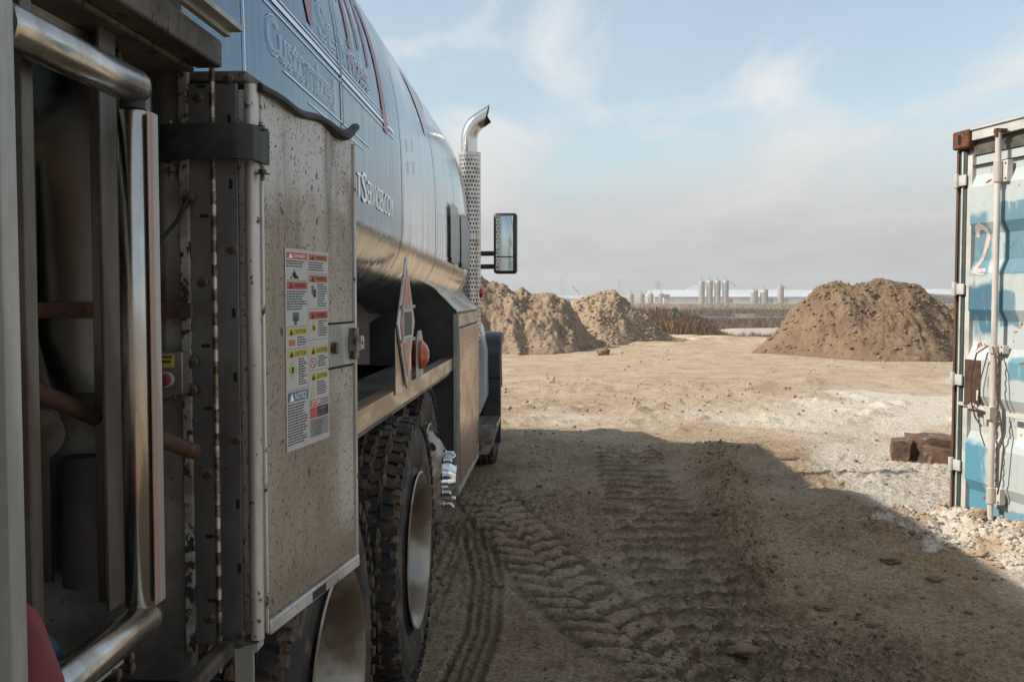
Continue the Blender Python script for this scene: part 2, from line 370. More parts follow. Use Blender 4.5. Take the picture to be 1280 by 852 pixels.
def tank_text(txt, Yl, Yr, th0, th1, mm, outline=0.0, name='lettering', off=.003, smallcaps=False, tracking=1.0):
    c = bpy.data.curves.new('t', 'FONT'); c.body = txt; c.size = 1; c.resolution_u = 5; c.space_character = tracking
    if smallcaps: c.size = 1
    o = bpy.data.objects.new('t', c); col.objects.link(o)
    if outline: c.fill_mode = 'NONE'; c.bevel_depth = outline; c.bevel_resolution = 0; c.resolution_u = 4
    dg = bpy.context.evaluated_depsgraph_get(); me = bpy.data.meshes.new_from_object(o.evaluated_get(dg))
    bpy.data.objects.remove(o); bm = bmesh.new(); bm.from_mesh(me)
    xs = [v.co.x for v in bm.verts]; x0, x1 = min(xs), max(xs); ys = [v.co.y for v in bm.verts]; y0, y1 = min(ys), max(ys)
    for v in bm.verts:
        fx, fy = (v.co.x - x0) / (x1 - x0), (v.co.y - y0) / (y1 - y0)
        v.co = tpt(Yl + (Yr - Yl) * fx, th0 + (th1 - th0) * fy, off + v.co.z * .05)
    return finish(bm, name, M[mm], tank)
tank_text('Customized', 2.15, 2.80, 8.9, 13.4, 'letline', .007)
tank_text('Customized', 2.157, 2.793, 9.15, 13.1, 'letline', .004, off=.0034)
tank_text('Services', 2.66, 3.34, 17.2, 22.6, 'letline', .008)
tank_text('rvices', 3.02, 3.33, 17.5, 21.0, 'redvinyl', 0)
tank_text('T', 3.075, 3.14, -1.2, 2.6, 'white', name='web_lettering')
tank_text('S', 3.15, 3.225, -1.7, 3.3, 'white', name='web_lettering')
tank_text('ERVICES.COM', 3.24, 3.72, -1.5, 2.4, 'white', name='web_lettering')
# dark reflection on the tank's front shoulder, put in as two rounded panels
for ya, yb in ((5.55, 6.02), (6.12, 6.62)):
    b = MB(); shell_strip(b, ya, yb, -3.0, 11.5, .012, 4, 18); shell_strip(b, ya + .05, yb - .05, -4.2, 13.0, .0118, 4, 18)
    o = b.build('dark_reflection', M['reflection_black'], tank, sharp=60)

# ---- chassis, deck, lockers
b = MB(); b.b2((-2.25, -1.0, .62), (-2.15, 9.6, .92)); b.b2((-1.45, -1.0, .62), (-1.35, 9.6, .92))
for yy in (0.2, 1.6, 3.1, 4.6, 6.4): b.b2((-2.9, yy, .80), (-.75, yy + .1, 1.02))
b.b2((-2.7, 1.8, 1.06), (-1.0, 5.8, 1.075)); b.build('chassis', M['dark'], T)
b = MB(); b.b2((-2.95, 1.76, 1.02), (-.672, 5.86, 1.075)); deck = b.build('deck', M['decktop'], T)
b = MB(); b.prism([(-.668, 1.76, 1.048), (-.655, 1.76, 1.045), (-.655, 1.76, 1.118), (-.668, 1.76, 1.118)], (.0, 4.10, 0)); b.b2((-.72, 1.76, 1.105), (-.67, 5.86, 1.116)); b.build('fascia', M['deck'], deck, .002)
b = MB(); b.b2((-.90, 1.76, .90), (-.86, 5.8, 1.015)); b.build('side_rail', M['dark'], deck)
# tank cradle skirt that hides the far side under the barrel
b = MB(); b.b2((-1.45, -.5, .95), (-1.40, 6.3, 1.50)); b.build('tank_cradle', M['boxdark'], T)
b = MB(); b.tube([(-.98, 4.1, 1.50), (-.98, 4.1, 1.42)], .012, 8); b.box((-.98, 4.1, 1.46), (.03, .02, .09)); b.build('pipe_stub', M['post'], T)
# tall side locker ahead of the drop axle
LY0, LY1, LX = 5.83, 7.22, -.632
b = MB(); b.prism([(LX, LY0, .30), (LX, LY0, 1.385), (LX - .11, LY0, 1.50), (-.90, LY0, 1.50), (-1.15, LY0, 1.32), (-1.15, LY0, .30)], (0, LY1 - LY0, 0))
lock = b.build('side_locker', M['boxdark'], T, .004)
b = MB(); b.b2((LX + .002, LY0 + .0, 1.30), (LX + .01, LY1, 1.372)); b.build('locker_top_rail', M['deck'], lock, .002)
b = MB(); b.b2((LX + .002, LY0 + .05, .36), (LX + .016, LY1 - .04, 1.285)); b.build('locker_door', M['boxface'], lock, .004)
b = MB(); b.b2((LX + .002, LY0 + .0, .305), (LX + .012, LY1, .345)); b.b2((LX - .02, LY0 - .012, .30), (LX + .014, LY0 - .001, 1.375)); b.build('locker_trim', M['post'], lock, .002)
b = MB(); b.prism([(LX + .004, LY0 - .01, 1.386), (LX + .004, LY0 - .01, 1.394), (LX - .112, LY0 - .01, 1.510), (LX - .112, LY0 - .01, 1.502)], (0, LY1 - LY0 + .02, 0)); b.build('locker_lid', M['deck'], lock, .001)
# access step behind the locker
b = MB(); b.prism([(-.72, 7.35, .52), (-.50, 7.35, .52), (-.50, 7.35, .505), (-.56, 7.35, .30), (-.72, 7.35, .30)], (0, .55, 0))
st = b.build('cab_step', M['step'], T, .003)
for k in range(6):
    b = MB(); b.b2((-.70, 7.38 + k * .085, .521), (-.505, 7.405 + k * .085, .531)); b.build('tread_bar', M['step'], st)

# ---- diamond placard on its bracket
PX = -.648; PY = 4.0
b = MB(); b.prism([(PX, PY - .20, 1.10), (PX, PY + .19, 1.10), (PX, PY + .19, 1.36), (PX, PY - .20, 1.36)], (-.004, 0, 0)); plc = b.build('placard_bracket', M['deck'], T, .001)
def diamond(mb, h, wv, x, th, zc_=1.375, clip=None):
    mb.prism([(x, PY - wv, zc_), (x, PY, zc_ - h), (x, PY + wv, zc_), (x, PY, zc_ + h)], (th, 0, 0))
b = MB(); diamond(b, .265, .215, PX + .004, .008); b.build('placard_frame', M['dooredge'], plc, .002)
b = MB(); diamond(b, .215, .165, PX + .0125, .002); b.build('placard_print', mat('placard red brown', (.46, .13, .09), .4, .1, c2=(.46, .30, .22), scale=14), plc)
b = MB(); b.b2((PX + .015, PY - .115, 1.31), (PX + .0165, PY + .115, 1.435)); b.build('placard_panel', M['dwhite'], plc)
b = MB()
for k in range(7): b.b2((PX + .017, PY - .09 + k * .028, 1.325), (PX + .018, PY - .078 + k * .028, 1.42))
b.build('placard_print_marks', M['ink'], plc)
b = MB(); b.b2((PX + .0152, PY - .17, 1.30), (PX + .022, PY + .17, 1.312)); b.b2((PX + .0152, PY - .17, 1.435), (PX + .022, PY + .17, 1.447)); b.build('placard_rail', M['post'], plc)
# ---- side marker lamp
mk = MB(); mk.prism([(-.665, 4.42, 1.118), (-.665, 4.64, 1.118), (-.665, 4.62, 1.29), (-.665, 4.58, 1.325), (-.665, 4.48, 1.325), (-.665, 4.44, 1.29)], (.005, 0, 0)); mk = mk.build('marker_lamp', M['post'], T, .001)
for s, r0_ in ((1, .066), (-1, .070)):
    b = MB(); b.lathe([(0, .0001), (0, r0_), (s * .012, r0_), (s * .018, r0_ * .86), (s * .032, r0_ * .62), (s * .040, r0_ * .25), (s * .041, .0001)], (-.6585 if s > 0 else -.667, 4.53, 1.215), 'x', 24); b.build('lens', M['amber'], mk)
b = MB(); b.lathe([(0, .0001), (0, .035), (.02, .033), (.032, .015), (.034, .0001)], (-.60, 7.05, 1.50), 'x', 16); b.build('clearance_lamp', M['redlens'], T)

# ---- wheels
def make_wheel(x, y, dual=True, side=1, front=False, name='wheel', muddy=True, seed=1, inset=0.0):
    """x = outer sidewall plane, side=+1: outside faces +X"""
    rnd = random.Random(seed); RR = .51; W = .27; r0 = .292; s = side
    c = (0, y, RR)
    b = MB()
    prof = [(0.010, r0), (-.004, .315), (.012, .36), (.016, .42), (.004, .468), (-.018, .492), (-.05, RR - .012), (-W / 2, RR - .008), (-W + .05, RR - .012), (-W + .018, .492), (-W - .016, .42), (-W - .01, .34), (-W + .01, r0)]
    b.lathe([(x + s * (h - 0.016), r) for h, r in prof], c, 'x', 72)
    # tread blocks
    nb = 58
    for k in range(nb):
        for row, (h, wd) in enumerate(((-.040, .048), (-.092, .038), (-.138, .038), (-.184, .038), (-.236, .048))):
            a = 2 * math.pi * (k + (.5 if row % 2 else 0) + rnd.uniform(-.04, .04)) / nb
            q = Matrix.Rotation(-a, 4, 'X'); hh = .010 + rnd.uniform(-.003, .003)
            ctr = Vector((x + s * h, y + math.sin(a) * (RR - .006), RR + math.cos(a) * (RR - .006)))
            b.box(ctr, (wd, .038, hh), q @ Matrix.Rotation(rnd.uniform(-.1, .1) + (.25 if row % 2 else -.25), 4, 'Z'))
        a = 2 * math.pi * k / nb
        b.box((x + s * -.012, y + math.sin(a) * (RR - .022), RR + math.cos(a) * (RR - .022)), (.022, .026, .03), Matrix.Rotation(-a, 4, 'X'))
    tyre = b.build(name, [M['tyre']], T, sharp=40)
    if muddy:   # dried mud wedged between the blocks
        b = MB()
        for k in range(520):
            a = rnd.uniform(0, 2 * math.pi); h = rnd.choice((-.066, -.115, -.161, -.21, -.02)) + rnd.uniform(-.006, .006)
            rr = RR - .006 + rnd.uniform(-.004, .008) - (.018 if h > -.03 else 0); p = Vector((x + s * h, y + math.sin(a) * rr, RR + math.cos(a) * rr))
            bb = bmesh.ops.create_icosphere(b.bm, subdivisions=1, radius=1, matrix=Matrix.Translation(p) @ Matrix.Rotation(-a, 4, 'X') @ Matrix.Diagonal((rnd.uniform(.006, .016), rnd.uniform(.012, .045), rnd.uniform(.006, .012), 1)))
            for v in bb['verts']: v.co += Vector((rnd.uniform(-1, 1), rnd.uniform(-1, 1), rnd.uniform(-1, 1))) * .003
        b.build('mud', M['mud'], tyre, kind='stuff')
    b = MB()
    if dual:   # deep dish
        pr = [(.006, .300), (.010, .294), (.004, .280), (-.03, .262), (-.11, .250), (-.150, .235), (-.160, .12), (-.135, .112), (-.135, .0005)]
    else:      # convex face
        pr = [(.006, .300), (.010, .294), (0.0, .282), (-.015, .270), (.02, .255), (.055, .215), (.080, .175), (.080, .06), (.080, .0005)]
        if front: pr = [(.006, .300), (.010, .294), (0.0, .282), (-.05, .265), (-.04, .215), (-.03, .175), (-.03, .0005)]
    b.lathe([(x + s * h, r) for h, r in pr], c, 'x', 64); b.build('rim', M['rim'], tyre, sharp=50)
    if not dual and not front:
        for k in range(8):   # hand holes
            a = 2 * math.pi * k / 8 + .2; bb = MB()
            bb.lathe([(0, .0001), (0, .024), (.003, .024)], (0, 0, 0), 'x', 14)
            tilt = Matrix.Translation((x + s * .0385, y + math.sin(a) * .237, RR + math.cos(a) * .237)) @ Matrix.Rotation(-a, 4, 'X') @ Matrix.Rotation(R(43) * -s, 4, 'Y')
            for v in bb.bm.verts: v.co = tilt @ v.co
            bb.build('hand_hole', M['hole'], tyre)
        for k in range(10):  # nut covers
            a = 2 * math.pi * k / 10; p = Vector((x + s * .080, y + math.sin(a) * .142, RR + math.cos(a) * .142)); bb = MB()
            bb.lathe([(0, .021), (s * .012, .021), (s * .014, .016), (s * .050, .0145), (s * .056, .010), (s * .058, .0003)], p, 'x', 12); bb.build('nut_cover', M['chrome'], tyre, sharp=30)
        bb = MB(); bb.lathe([(s * .08, .10), (s * .115, .095), (s * .125, .085), (s * .15, .06), (s * .155, .0003)], (x, y, RR), 'x', 32); bb.build('hub', M['chrome'], tyre, sharp=30)
    elif dual:
        for k in range(10):
            a = 2 * math.pi * k / 10; p = Vector((x - s * .158, y + math.sin(a) * .167, RR + math.cos(a) * .167)); bb = MB()
            bb.lathe([(0, .020), (s * .03, .019), (s * .032, .0003)], p, 'x', 6, smooth=False); bb.build('wheel_nut', M['bolt'], tyre)
    return tyre
def copy_part(o, dx=0, dy=0, mirror=False):
    c = o.copy(); col.objects.link(c); c.location = o.location + Vector((dx, dy, 0)); ORG[c] = ORG[o] + Vector((dx, dy, 0))
    if mirror: c.rotation_euler = (0, 0, math.pi)
    for ch in o.children:
        d = ch.copy(); col.objects.link(d); d.parent = c
    return c
W2 = make_wheel(-.56, 3.77, seed=2)
W1 = copy_part(W2, 0, -1.36); W2b = copy_part(W2, -.335, 0); W1b = copy_part(W2, -.335, -1.36)
W3 = make_wheel(-.715, 5.2, dual=False, seed=5)
W4 = make_wheel(-.60, 8.75, dual=False, seed=9, front=True)
for wsrc, xo in ((W1, -.56), (W2, -.56), (W3, -.715), (W4, -.60)):
    cx = ORG[wsrc].x; copy_part(wsrc, 2 * (-1.8 - cx), 0, True)
b = MB()
for yy in (2.41, 3.77, 5.2, 8.75): b.cyl((-2.8, yy, .51), (-.8, yy, .51), .07, 12)
b.build('axle', M['dark'], T)
b = MB()
for yy in (3.09,): b.b2((-1.2, yy - .08, .45), (-.95, yy + .08, .95))
b.build('suspension_hanger', M['dark'], T)

# ---- exhaust stack
EX, EYy = -.715, 7.55
b = MB(); ns, nr = 22, 44; zr0, zr1, er = 1.15, 2.545, .082
def gp(u, v): a = 2 * math.pi * u / ns; return Vector((EX + er * math.cos(a), EYy + er * math.sin(a), zr0 + (zr1 - zr0) * v / nr))
for j in range(nr):
    for i in range(ns):
        o_ = .5 if j % 2 else 0
        cs = [gp(i + o_ + du, j + dv) for du, dv in ((0, 0), (.5, 0), (1, 0), (1, .5), (1, 1), (.5, 1), (0, 1), (0, .5))]
        hs = [gp(i + o_ + .5 + .31 * math.cos(q), j + .5 + .31 * math.sin(q)) for q in [R(225 + 45 * k) for k in range(8)]]
        cv = [b._v(p) for p in cs]; hv = [b._v(p) for p in hs]
        for k in range(8): b.face([cv[k], cv[(k + 1) % 8], hv[(k + 1) % 8], hv[k]], True)
bmesh.ops.remove_doubles(b.bm, verts=b.bm.verts, dist=.0005)
stack = b.build('exhaust_stack', M['guard'], T, sharp=80)
b = MB(); b.cyl((EX, EYy, 1.15), (EX, EYy, 2.54), .055, 16); b.build('muffler', M['rustbar'], stack)
for z_, rr_ in ((2.545, .084), (1.93, .0845), (1.5, .0845)):
    b = MB(); b.lathe([(-.012, rr_), (.012, rr_), (.012, rr_ - .004), (-.012, rr_ - .004)], (EX, EYy, z_), 'z', 32, closed=True); b.build('band', M['guard'], stack)
b = MB(); pts = [(EX - .005, EYy, 2.50), (EX - .005, EYy, 2.66)] 
for i in range(9):
    a = R(58) * i / 8; pts.append((EX - .005 + .16 * (1 - math.cos(a)), EYy - .0, 2.66 + .16 * math.sin(a)))
a = R(58); pts.append((pts[-1][0] + .07 * math.sin(a), EYy, pts[-1][2] + .07 * math.cos(a)))
b.tube(pts, .062, 24, caps=False)
# slanted cut at the tip: shear the last ring to an oval mouth
b.bm.verts.ensure_lookup_table(); last = list(b.bm.verts)[-24:]
cc = sum((v.co for v in last), Vector()) / 24
for v in last: v.co += Vector((math.sin(a), 0, math.cos(a))) * ((v.co - cc).dot(Vector((-math.cos(a), 0, math.sin(a)))) * 1.0)
b.build('stack_tip', M['pipe'], stack, sharp=80)
b = MB(); b.tube([pts[-4], pts[-1]], .058, 20, caps=False); b.build('stack_bore', M['hole'], stack)

# ---- cab, hood, fender, mirror
cab = MB(); cab.prism([(-2.68, 6.86, .95), (-2.68, 9.55, .95), (-2.68, 9.55, 1.75), (-2.68, 9.35, 2.36), (-2.68, 9.2, 2.43), (-2.68, 6.93, 2.43), (-2.68, 6.86, 2.36)], (1.76, 0, 0)); cab = cab.build('cab', M['whitepaint'], T, .03)
b = MB(); b.b2((-.919, 8.35, 1.75), (-.912, 9.25, 2.22)); b.build('side_window', M['windscreen'], cab, .002)
b = MB(); b.prism([(-2.5, 9.553, 1.80), (-2.5, 9.43, 2.25), (-1.1, 9.43, 2.25), (-1.1, 9.553, 1.80)], (0, .012, .002)); b.build('windscreen', M['windscreen'], cab)
b = MB(); b.prism([(-2.5, 9.55, .7), (-2.5, 10.45, .7), (-2.45, 10.5, 1.55), (-2.4, 9.57, 1.74)], (1.45, 0, 0)); hood = b.build('hood', M['whitepaint'], T, .03)
b = MB(); b.b2((-2.3, 10.48, .80), (-1.3, 10.52, 1.45)); b.build('grille', M['blackplastic'], hood)
b = MB(); b.b2((-2.95, 10.2, .40), (-.75, 10.50, .68)); b.build('bumper', M['step'], T, .03)
for s in (0, 1):
    x0 = -1.02 if s == 0 else -2.84; b = MB()
    outer = [(7.98, .42), (7.98, .98), (8.10, 1.12), (8.4, 1.165), (9.05, 1.15), (9.30, 1.0), (9.40, .62)]
    inner = [(9.33, .62), (9.24, .95), (9.02, 1.09), (8.4, 1.105), (8.15, 1.06), (8.07, .95), (8.07, .42)]
    b.prism([(x0, y_, z_) for y_, z_ in outer + inner], (.26, 0, 0)); fd = b.build('wheel_arch', M['whitepaint'], T, .01)
    b = MB(); x1 = -.758 if s == 0 else -3.02
    b.prism([(x1, y_ + (-.03 if k < 3 else 0), z_ + .006) for k, (y_, z_) in enumerate(outer)] + [(x1, y_ , z_ - .006) for y_, z_ in inner], (.175, 0, 0)); b.build('fender_flare', M['blackplastic'], fd, .012)
    x2 = -.645 if s == 0 else -3.09
    b = MB(); b.prism([(x2, 7.90, .30), (x2, 7.90, 1.02), (x2, 7.98, 1.12), (x2, 8.15, 1.175), (x2, 8.34, 1.175), (x2, 8.34, 1.11), (x2, 8.14, 1.06), (x2, 8.0, .95), (x2, 7.96, .30)], (.14, 0, 0)); b.build('quarter_fender', M['blackplastic'], fd, .012)
    b = MB(); b.b2((x2 + .004, 7.893, .82), (x2 + .136, 7.899, .832)); b.build('flare_seam', M['hole'], fd)
b = MB(); b.prism([(-.92, 7.65, 1.44), (-.72, 7.65, 1.38), (-.64, 7.65, 1.24), (-.605, 7.65, 1.05), (-.60, 7.65, .70), (-.66, 7.65, .55), (-.92, 7.65, .55)], (0, .24, 0)); b.build('sill_panel', M['whitepaint'], T, .01)
ma = oy(617, 266, 8.3); mb_ = oy(646, 342, 8.3)
mx0, mx1, mz0, mz1 = ma.x, mb_.x, mb_.z, ma.z
b = MB(); b.box(((mx0 + mx1) / 2, 8.36, (mz0 + mz1) / 2), (mx1 - mx0, .11, mz1 - mz0)); mir = b.build('mirror', M['blackplastic'], T, .022)
mir.rotation_euler = (0, 0, R(-2.5))
b = MB(); b.box(((mx0 + mx1) / 2 - .004, 8.304, (mz0 + mz1) / 2 + .0), (mx1 - mx0 - .05, .004, mz1 - mz0 - .05)); b.build('mirror_glass', M['glass'], mir)
for zz in (1.835, 1.725):
    b = MB(); b.tube([(-.93, 8.45, zz), (mx0 + .02, 8.38, zz)], .021, 10); b.build('mirror_arm', M['blackplastic'], mir)
b = MB(); b.box(((mx0 + mx1) / 2 - .004, 8.3005, mz0 + .14), (mx1 - mx0 - .05, .003, .010)); b.build('mirror_divider', M['blackplastic'], mir)

# ================================================================== rear equipment cabinet on the truck
CB = MB()
CB.b2((-1.0, 1.375, 1.0), (-.47, 1.74, 1.78)); cabn = CB.build('cabinet', M['beam'], T, .002)
# far bulkhead of the hose compartment, roof, floor
b = MB(); b.b2((-1.10, 1.345, .95), (-.52, 1.37, 1.98)); b.b2((-1.12, -.2, .95), (-1.10, 1.34, 1.98)); b.build('compartment_wall', M['galv'], cabn)
b = MB(); b.b2((-1.10, -.2, 1.80), (-.475, 1.34, 1.82)); b.build('compartment_roof', M['beam'], cabn)
b = MB(); b.b2((-1.10, -.2, .93), (-.50, 1.34, .95)); b.build('compartment_floor', M['dark'], cabn)
# roof lip seen from below, with drip rail
def bar_between(px0, px1, X, th, dz, m, name, bev=.003, ext=0, parent=None):
    """square bar in the plane X running between two measured points"""
    a, c = ox(*px0, X), ox(*px1, X); zz = (a.z + c.z) / 2
    mb = MB(); mb.b2((X - th, min(a.y, c.y) - ext, zz - dz), (X, max(a.y, c.y), zz + dz)); return mb.build(name, m, parent or cabn, bev)
b = MB(); b.b2((-.50, -.2, 1.795), (-.462, 1.34, 1.832)); b.b2((-.62, -.2, 1.790), (-.50, 1.34, 1.80)); b.build('roof_lip', M['beam'], cabn, .004)
b = MB(); b.b2((-.455, -.2, 1.840), (-.430, 1.33, 1.848)); b.b2((-.457, -.2, 1.834), (-.447, 1.33, 1.851)); b.build('drip_rail', M['post'], cabn, .001)
# plate behind the top roller
a1 = ox(150, 70, -.55); 
b = MB(); b.b2((-.556, -.2, 1.735), (-.55, a1.y, 1.80)); pl = b.build('roller_plate', M['post'], cabn, .001)
for px in ((131, 54), (149, 57), (149, 72)):
    q = ox(*px, -.545); b = MB(); b.ngon((-.55, q.y, q.z), .0075, 6, (1, 0, 0), .006); b.lathe([(0, .0105), (.0015, .0105), (.0015, .004)], (-.55, q.y, q.z), 'x', 16); b.build('bolt', M['bolt'], cabn)
# rollers
ta = ox(8, 30, -.47); tb = ox(168, 110, -.47)
def roller(p0, p1, r, name='roller'):
    d = (Vector(p1) - Vector(p0)).normalized(); p0, p1 = Vector(p0), Vector(p1); mb = MB()
    mb.tube([p0, p0 + d * .003, p1 - d * .003, p1], [r - .003, r, r, r - .003], 40); o = mb.build(name, M['roller'], cabn, sharp=60)
    for ca_, cb_ in ((p0 - d * .012, p0 - d * .001), (p1 + d * .001, p1 + d * .010)):
        mb = MB(); mb.cyl(ca_, cb_, r * .8, 20); mb.build('roller_cap', M['rubber'], o)
    return o
zt = (ta.z + tb.z) / 2
roller((-.47, ta.y - .01, zt + .0), (-.47, tb.y, zt), .0195)
va = oy(166, 138, 1.075); vb = oy(174, 757, 1.075)
roller((va.x, 1.075, vb.z), (va.x, 1.075, va.z), .0172)
b = MB(); b.b2((va.x + .0185, 1.066, vb.z + .004), (va.x + .021, 1.092, va.z - .002)); b.build('roller_reflection', mat('roller reflection strip', (.46, .44, .40), .5, .3, c2=(.34, .31, .27), scale=14, stretch=(1, 1, .15), masks=(((.44, .22, .15), (None, 0, -.011, -.003, None, 0, .0035, .006)),), bump=.0003), cabn, .001)  # pale strip with orange streak: the roller's reflection put in as colour
b0 = ox(95, 832, -.47); b1 = ox(183, 778, -.47); zb = (b0.z + b1.z) / 2
roller((-.47, b0.y - .12, zb), (-.47, b1.y, zb), .0195)
b = MB(); b.b2((-.506, .5, zb - .055), (-.50, b1.y + .01, zb - .005)); b.build('lower_roller_plate', M['post'], cabn, .001)
for px in ((144, 843), (160, 821), (161, 834)):
    q = ox(*px, -.498); b = MB(); b.ngon((-.50, q.y, q.z), .0075, 6, (1, 0, 0), .007); b.build('bolt', M['bolt'], cabn)
# posts at the left of the opening
q = oy(9, 400, .80); b = MB(); b.box((q.x - .006, .80, 1.40), (.024, .022, 1.1)); b.build('corner_post', M['post'], cabn, .003)
q = oy(28, 300, .90); b = MB(); b.box((q.x, .90, 1.40), (.017, .02, 1.1)); b.build('inner_post', M['angle'], cabn, .002)
q0 = oy(115, 300, 1.14); q1 = oy(150, 300, 1.14)
b = MB(); b.b2((q0.x, 1.138, zb + .0), (q1.x - .006, 1.142, 1.79)); b.b2((q1.x - .006, 1.10, zb), (q1.x - .002, 1.142, 1.79)); b.build('angle_post', M['angle'], cabn, .001)
# hose compartment contents
qa, qb = oy(38, 392, 1.265), oy(228, 388, 1.265)
b = MB(); b.b2((qa.x - .1, 1.262, qb.z - .010), (qb.x + .012, 1.272, qb.z + .010)); b.build('rusty_rail', M['rustbar'], cabn, .001)
b = MB(); b.tube([oy(5, 472, 1.00), oy(118, 520, 1.14), oy(244, 564, 1.27)], .0105, 14); b.build('rusty_pipe', M['rustbar'], cabn)
b = MB(); p0, p1 = oy(-40, 330, 1.24), oy(34, 545, 1.10); 
b.tube([oy(22, 80, 1.28), oy(24, 420, 1.26), oy(30, 500, 1.22), oy(40, 545, 1.14)], [.022, .022, .034, .036], 32); b.build('filler_pipe', mat('dull filler pipe', (.36, .34, .30), .3, .9, c2=(.2, .18, .15), scale=9), cabn)
b = MB()
for i in range(17):
    pass
g = []
for i in range(19):
    a = R(-80 + 10 * i); xx = oy(85, 300, 1.30).x + .11 * math.sin(a) ; yy = 1.335 - .05 * math.cos(a) * (1 if abs(a) < R(91) else 0); g.append((b._v((xx, yy, 1.36)), b._v((xx - .0, yy, 1.78))))
for i in range(18): b.face([g[i][0], g[i + 1][0], g[i + 1][1], g[i][1]], True)
b.build('curved_duct', mat('dull duct', (.16, .15, .135), .24, .9, c2=(.08, .075, .065), scale=6, lo=.3, hi=.7, stretch=(1, 1, .4), bump=.0006, bscale=20), cabn)
b = MB(); b.b2((qa.x - .1, 1.300, 1.10), (qb.x - .20, 1.306, qb.z - .03)); b.build('inner_panel', M['angle'], cabn)
b = MB(); b.cyl(oy(100, 570, 1.32), oy(104, 730, 1.32), .026, 20); b.build('dark_canister', M['dark'], cabn)
# hose coil and reel flange at the lower left
b = MB(); b.tube([oy(-30, 690, .93), oy(0, 750, .90), oy(22, 800, .875), (oy(44, 860, .86)), oy(60, 930, .85)], [.024, .025, .025, .025, .024], 22); b.build('red_hose', M['redhose'], cabn)
b = MB(); c1 = oy(20, 840, .99); b.lathe([(0, .047), (.014, .047), (.014, .036), (0, .036)], c1, 'y', 40, closed=True); b.lathe([(.004, .036), (.006, .01), (.012, .01)], c1, 'y', 24); b.build('hose_reel', M['blueflange'], cabn, .002)
# switch box with sticker and button
s0, s1 = oy(192, 440, 1.30), oy(227, 505, 1.30)
b = MB(); b.prism([(s0.x - .01, 1.335, s1.z), (s1.x, 1.335, s1.z + .012), (s1.x, 1.335, s0.z), (s0.x - .01, 1.335, s0.z)], (0, -.030, 0)); sw = b.build('switch_box', M['galv'], cabn, .002)
k0, k1 = oy(195, 443, 1.302), oy(217, 459, 1.302)
b = MB(); b.b2((k0.x, 1.302, k1.z), (k1.x, 1.3045, k0.z)); b.mi = 1
rnd = random.Random(3)
for row in range(2):
    x = k0.x + .003
    while x < k1.x - .004:
        wch = rnd.uniform(.0012, .0022); b.b2((x, 1.3012, k0.z - .005 - row * .006), (x + wch, 1.3018, k0.z - .0015 - row * .006)); x += wch + .0008
b.build('switch_label', [M['yellow'], M['ink']], cabn)
kc = oy(208, 474, 1.302); b = MB(); b.lathe([(0, .0001), (0, .0105), (-.008, .0105), (-.008, .0085)], (kc.x, 1.304, kc.z), 'y', 24); b.mi = 1; b.lathe([(-.008, .0085), (-.020, .0088), (-.021, .0001)], (kc.x + .0, 1.304, kc.z), 'y', 24)
b.build('push_button', [M['post'], M['redhose']], cabn)
for px in ((193, 446), (194, 502), (217, 497)):
    q = oy(*px, 1.303); b = MB(); b.lathe([(0, .0001), (-.003, .002), (0, .003)], (q.x, 1.304, q.z), 'y', 8); b.build('screw', M['bolt'], cabn)
b = MB(); b.tube([oy(236, 246, 1.325), oy(222, 275, 1.32), oy(205, 296, 1.315), oy(192, 308, 1.31), oy(176, 330, 1.31)], .0028, 8); b.build('cable', M['rubber'], cabn)

# ---- jamb with the fixed hinge leaf (faces the rear)
zl, zh = 1.005, 1.80
def jx(px): return oy(px, 400, 1.345).x
b = MB(); b.b2((jx(230), 1.333, zl - .01), (jx(242), 1.345, 1.80)); b.build('door_jamb', M['speck'], cabn, .0015)
b = MB(); b.b2((jx(241), 1.338, zl), (jx(268), 1.3445, 1.775)); lf = b.build('fixed_hinge_leaf', M['leaf'], cabn, .0008)
b = MB(); zz = zl - .035; k = 0
while zz < 1.80:
    h_ = .0165; b.mi = k % 2; b.cyl((jx(271.5), 1.338, zz), (jx(271.5), 1.338, zz + h_ - .0012), .0042 if k % 2 else .0036, 12); zz += h_; k += 1
b.cyl((jx(271.5), 1.338, zl - .04), (jx(271.5), 1.338, 1.81), .0022, 8); b.build('hinge_knuckles', [M['pin'], M['bolt']], cabn, sharp=50)
def slot(px, py, horiz, parent=None):
    q = oy(px, py, 1.337); wv, hv = (.0062, .0026) if horiz else (.0026, .0070)
    b = MB(); pts = []
    for i in range(16):
        a = 2 * math.pi * i / 16; cxo = (wv - hv) * (1 if math.cos(a) > 0 else -1) if horiz else 0; czo = (hv - wv) * (1 if math.sin(a) > 0 else -1) if not horiz else 0
        rr = min(wv, hv); pts.append((q.x + cxo + rr * math.cos(a), 1.3378, q.z + czo + rr * math.sin(a)))
    b.prism(pts, (0, -.0006, 0)); b.build('slot', M['hole'], cabn)
for px, py in ((251, 108), (255, 270), (257, 432), (260, 510), (262, 670), (265, 750), (256, 352)): slot(px, py, True)
for px, py in ((286, 149), (288, 230), (292, 391), (294, 471), (297, 630), (299, 710)): slot(px, py, False)
def hexbolt(px, py, r=.0056, Yp=1.3378):
    q = oy(px, py, Yp); b = MB(); b.lathe([(0, .0001), (0, r * 1.45), (-.0012, r * 1.45), (-.0012, r * .9)], (q.x, Yp, q.z), 'y', 20); b.ngon((q.x, Yp - .001, q.z), r, 6, (0, -1, 0), .0045, .3); b.build('bolt', M['bolt'], cabn, .0004)
for px, py in ((247, 121), (253, 352), (259, 591), (262, 772), (284, 98), (290, 311), (295, 548), (300, 792)): hexbolt(px, py)
for px, py in ((235, 246), (239, 452), (239, 487)): hexbolt(px, py, .0062, 1.332)

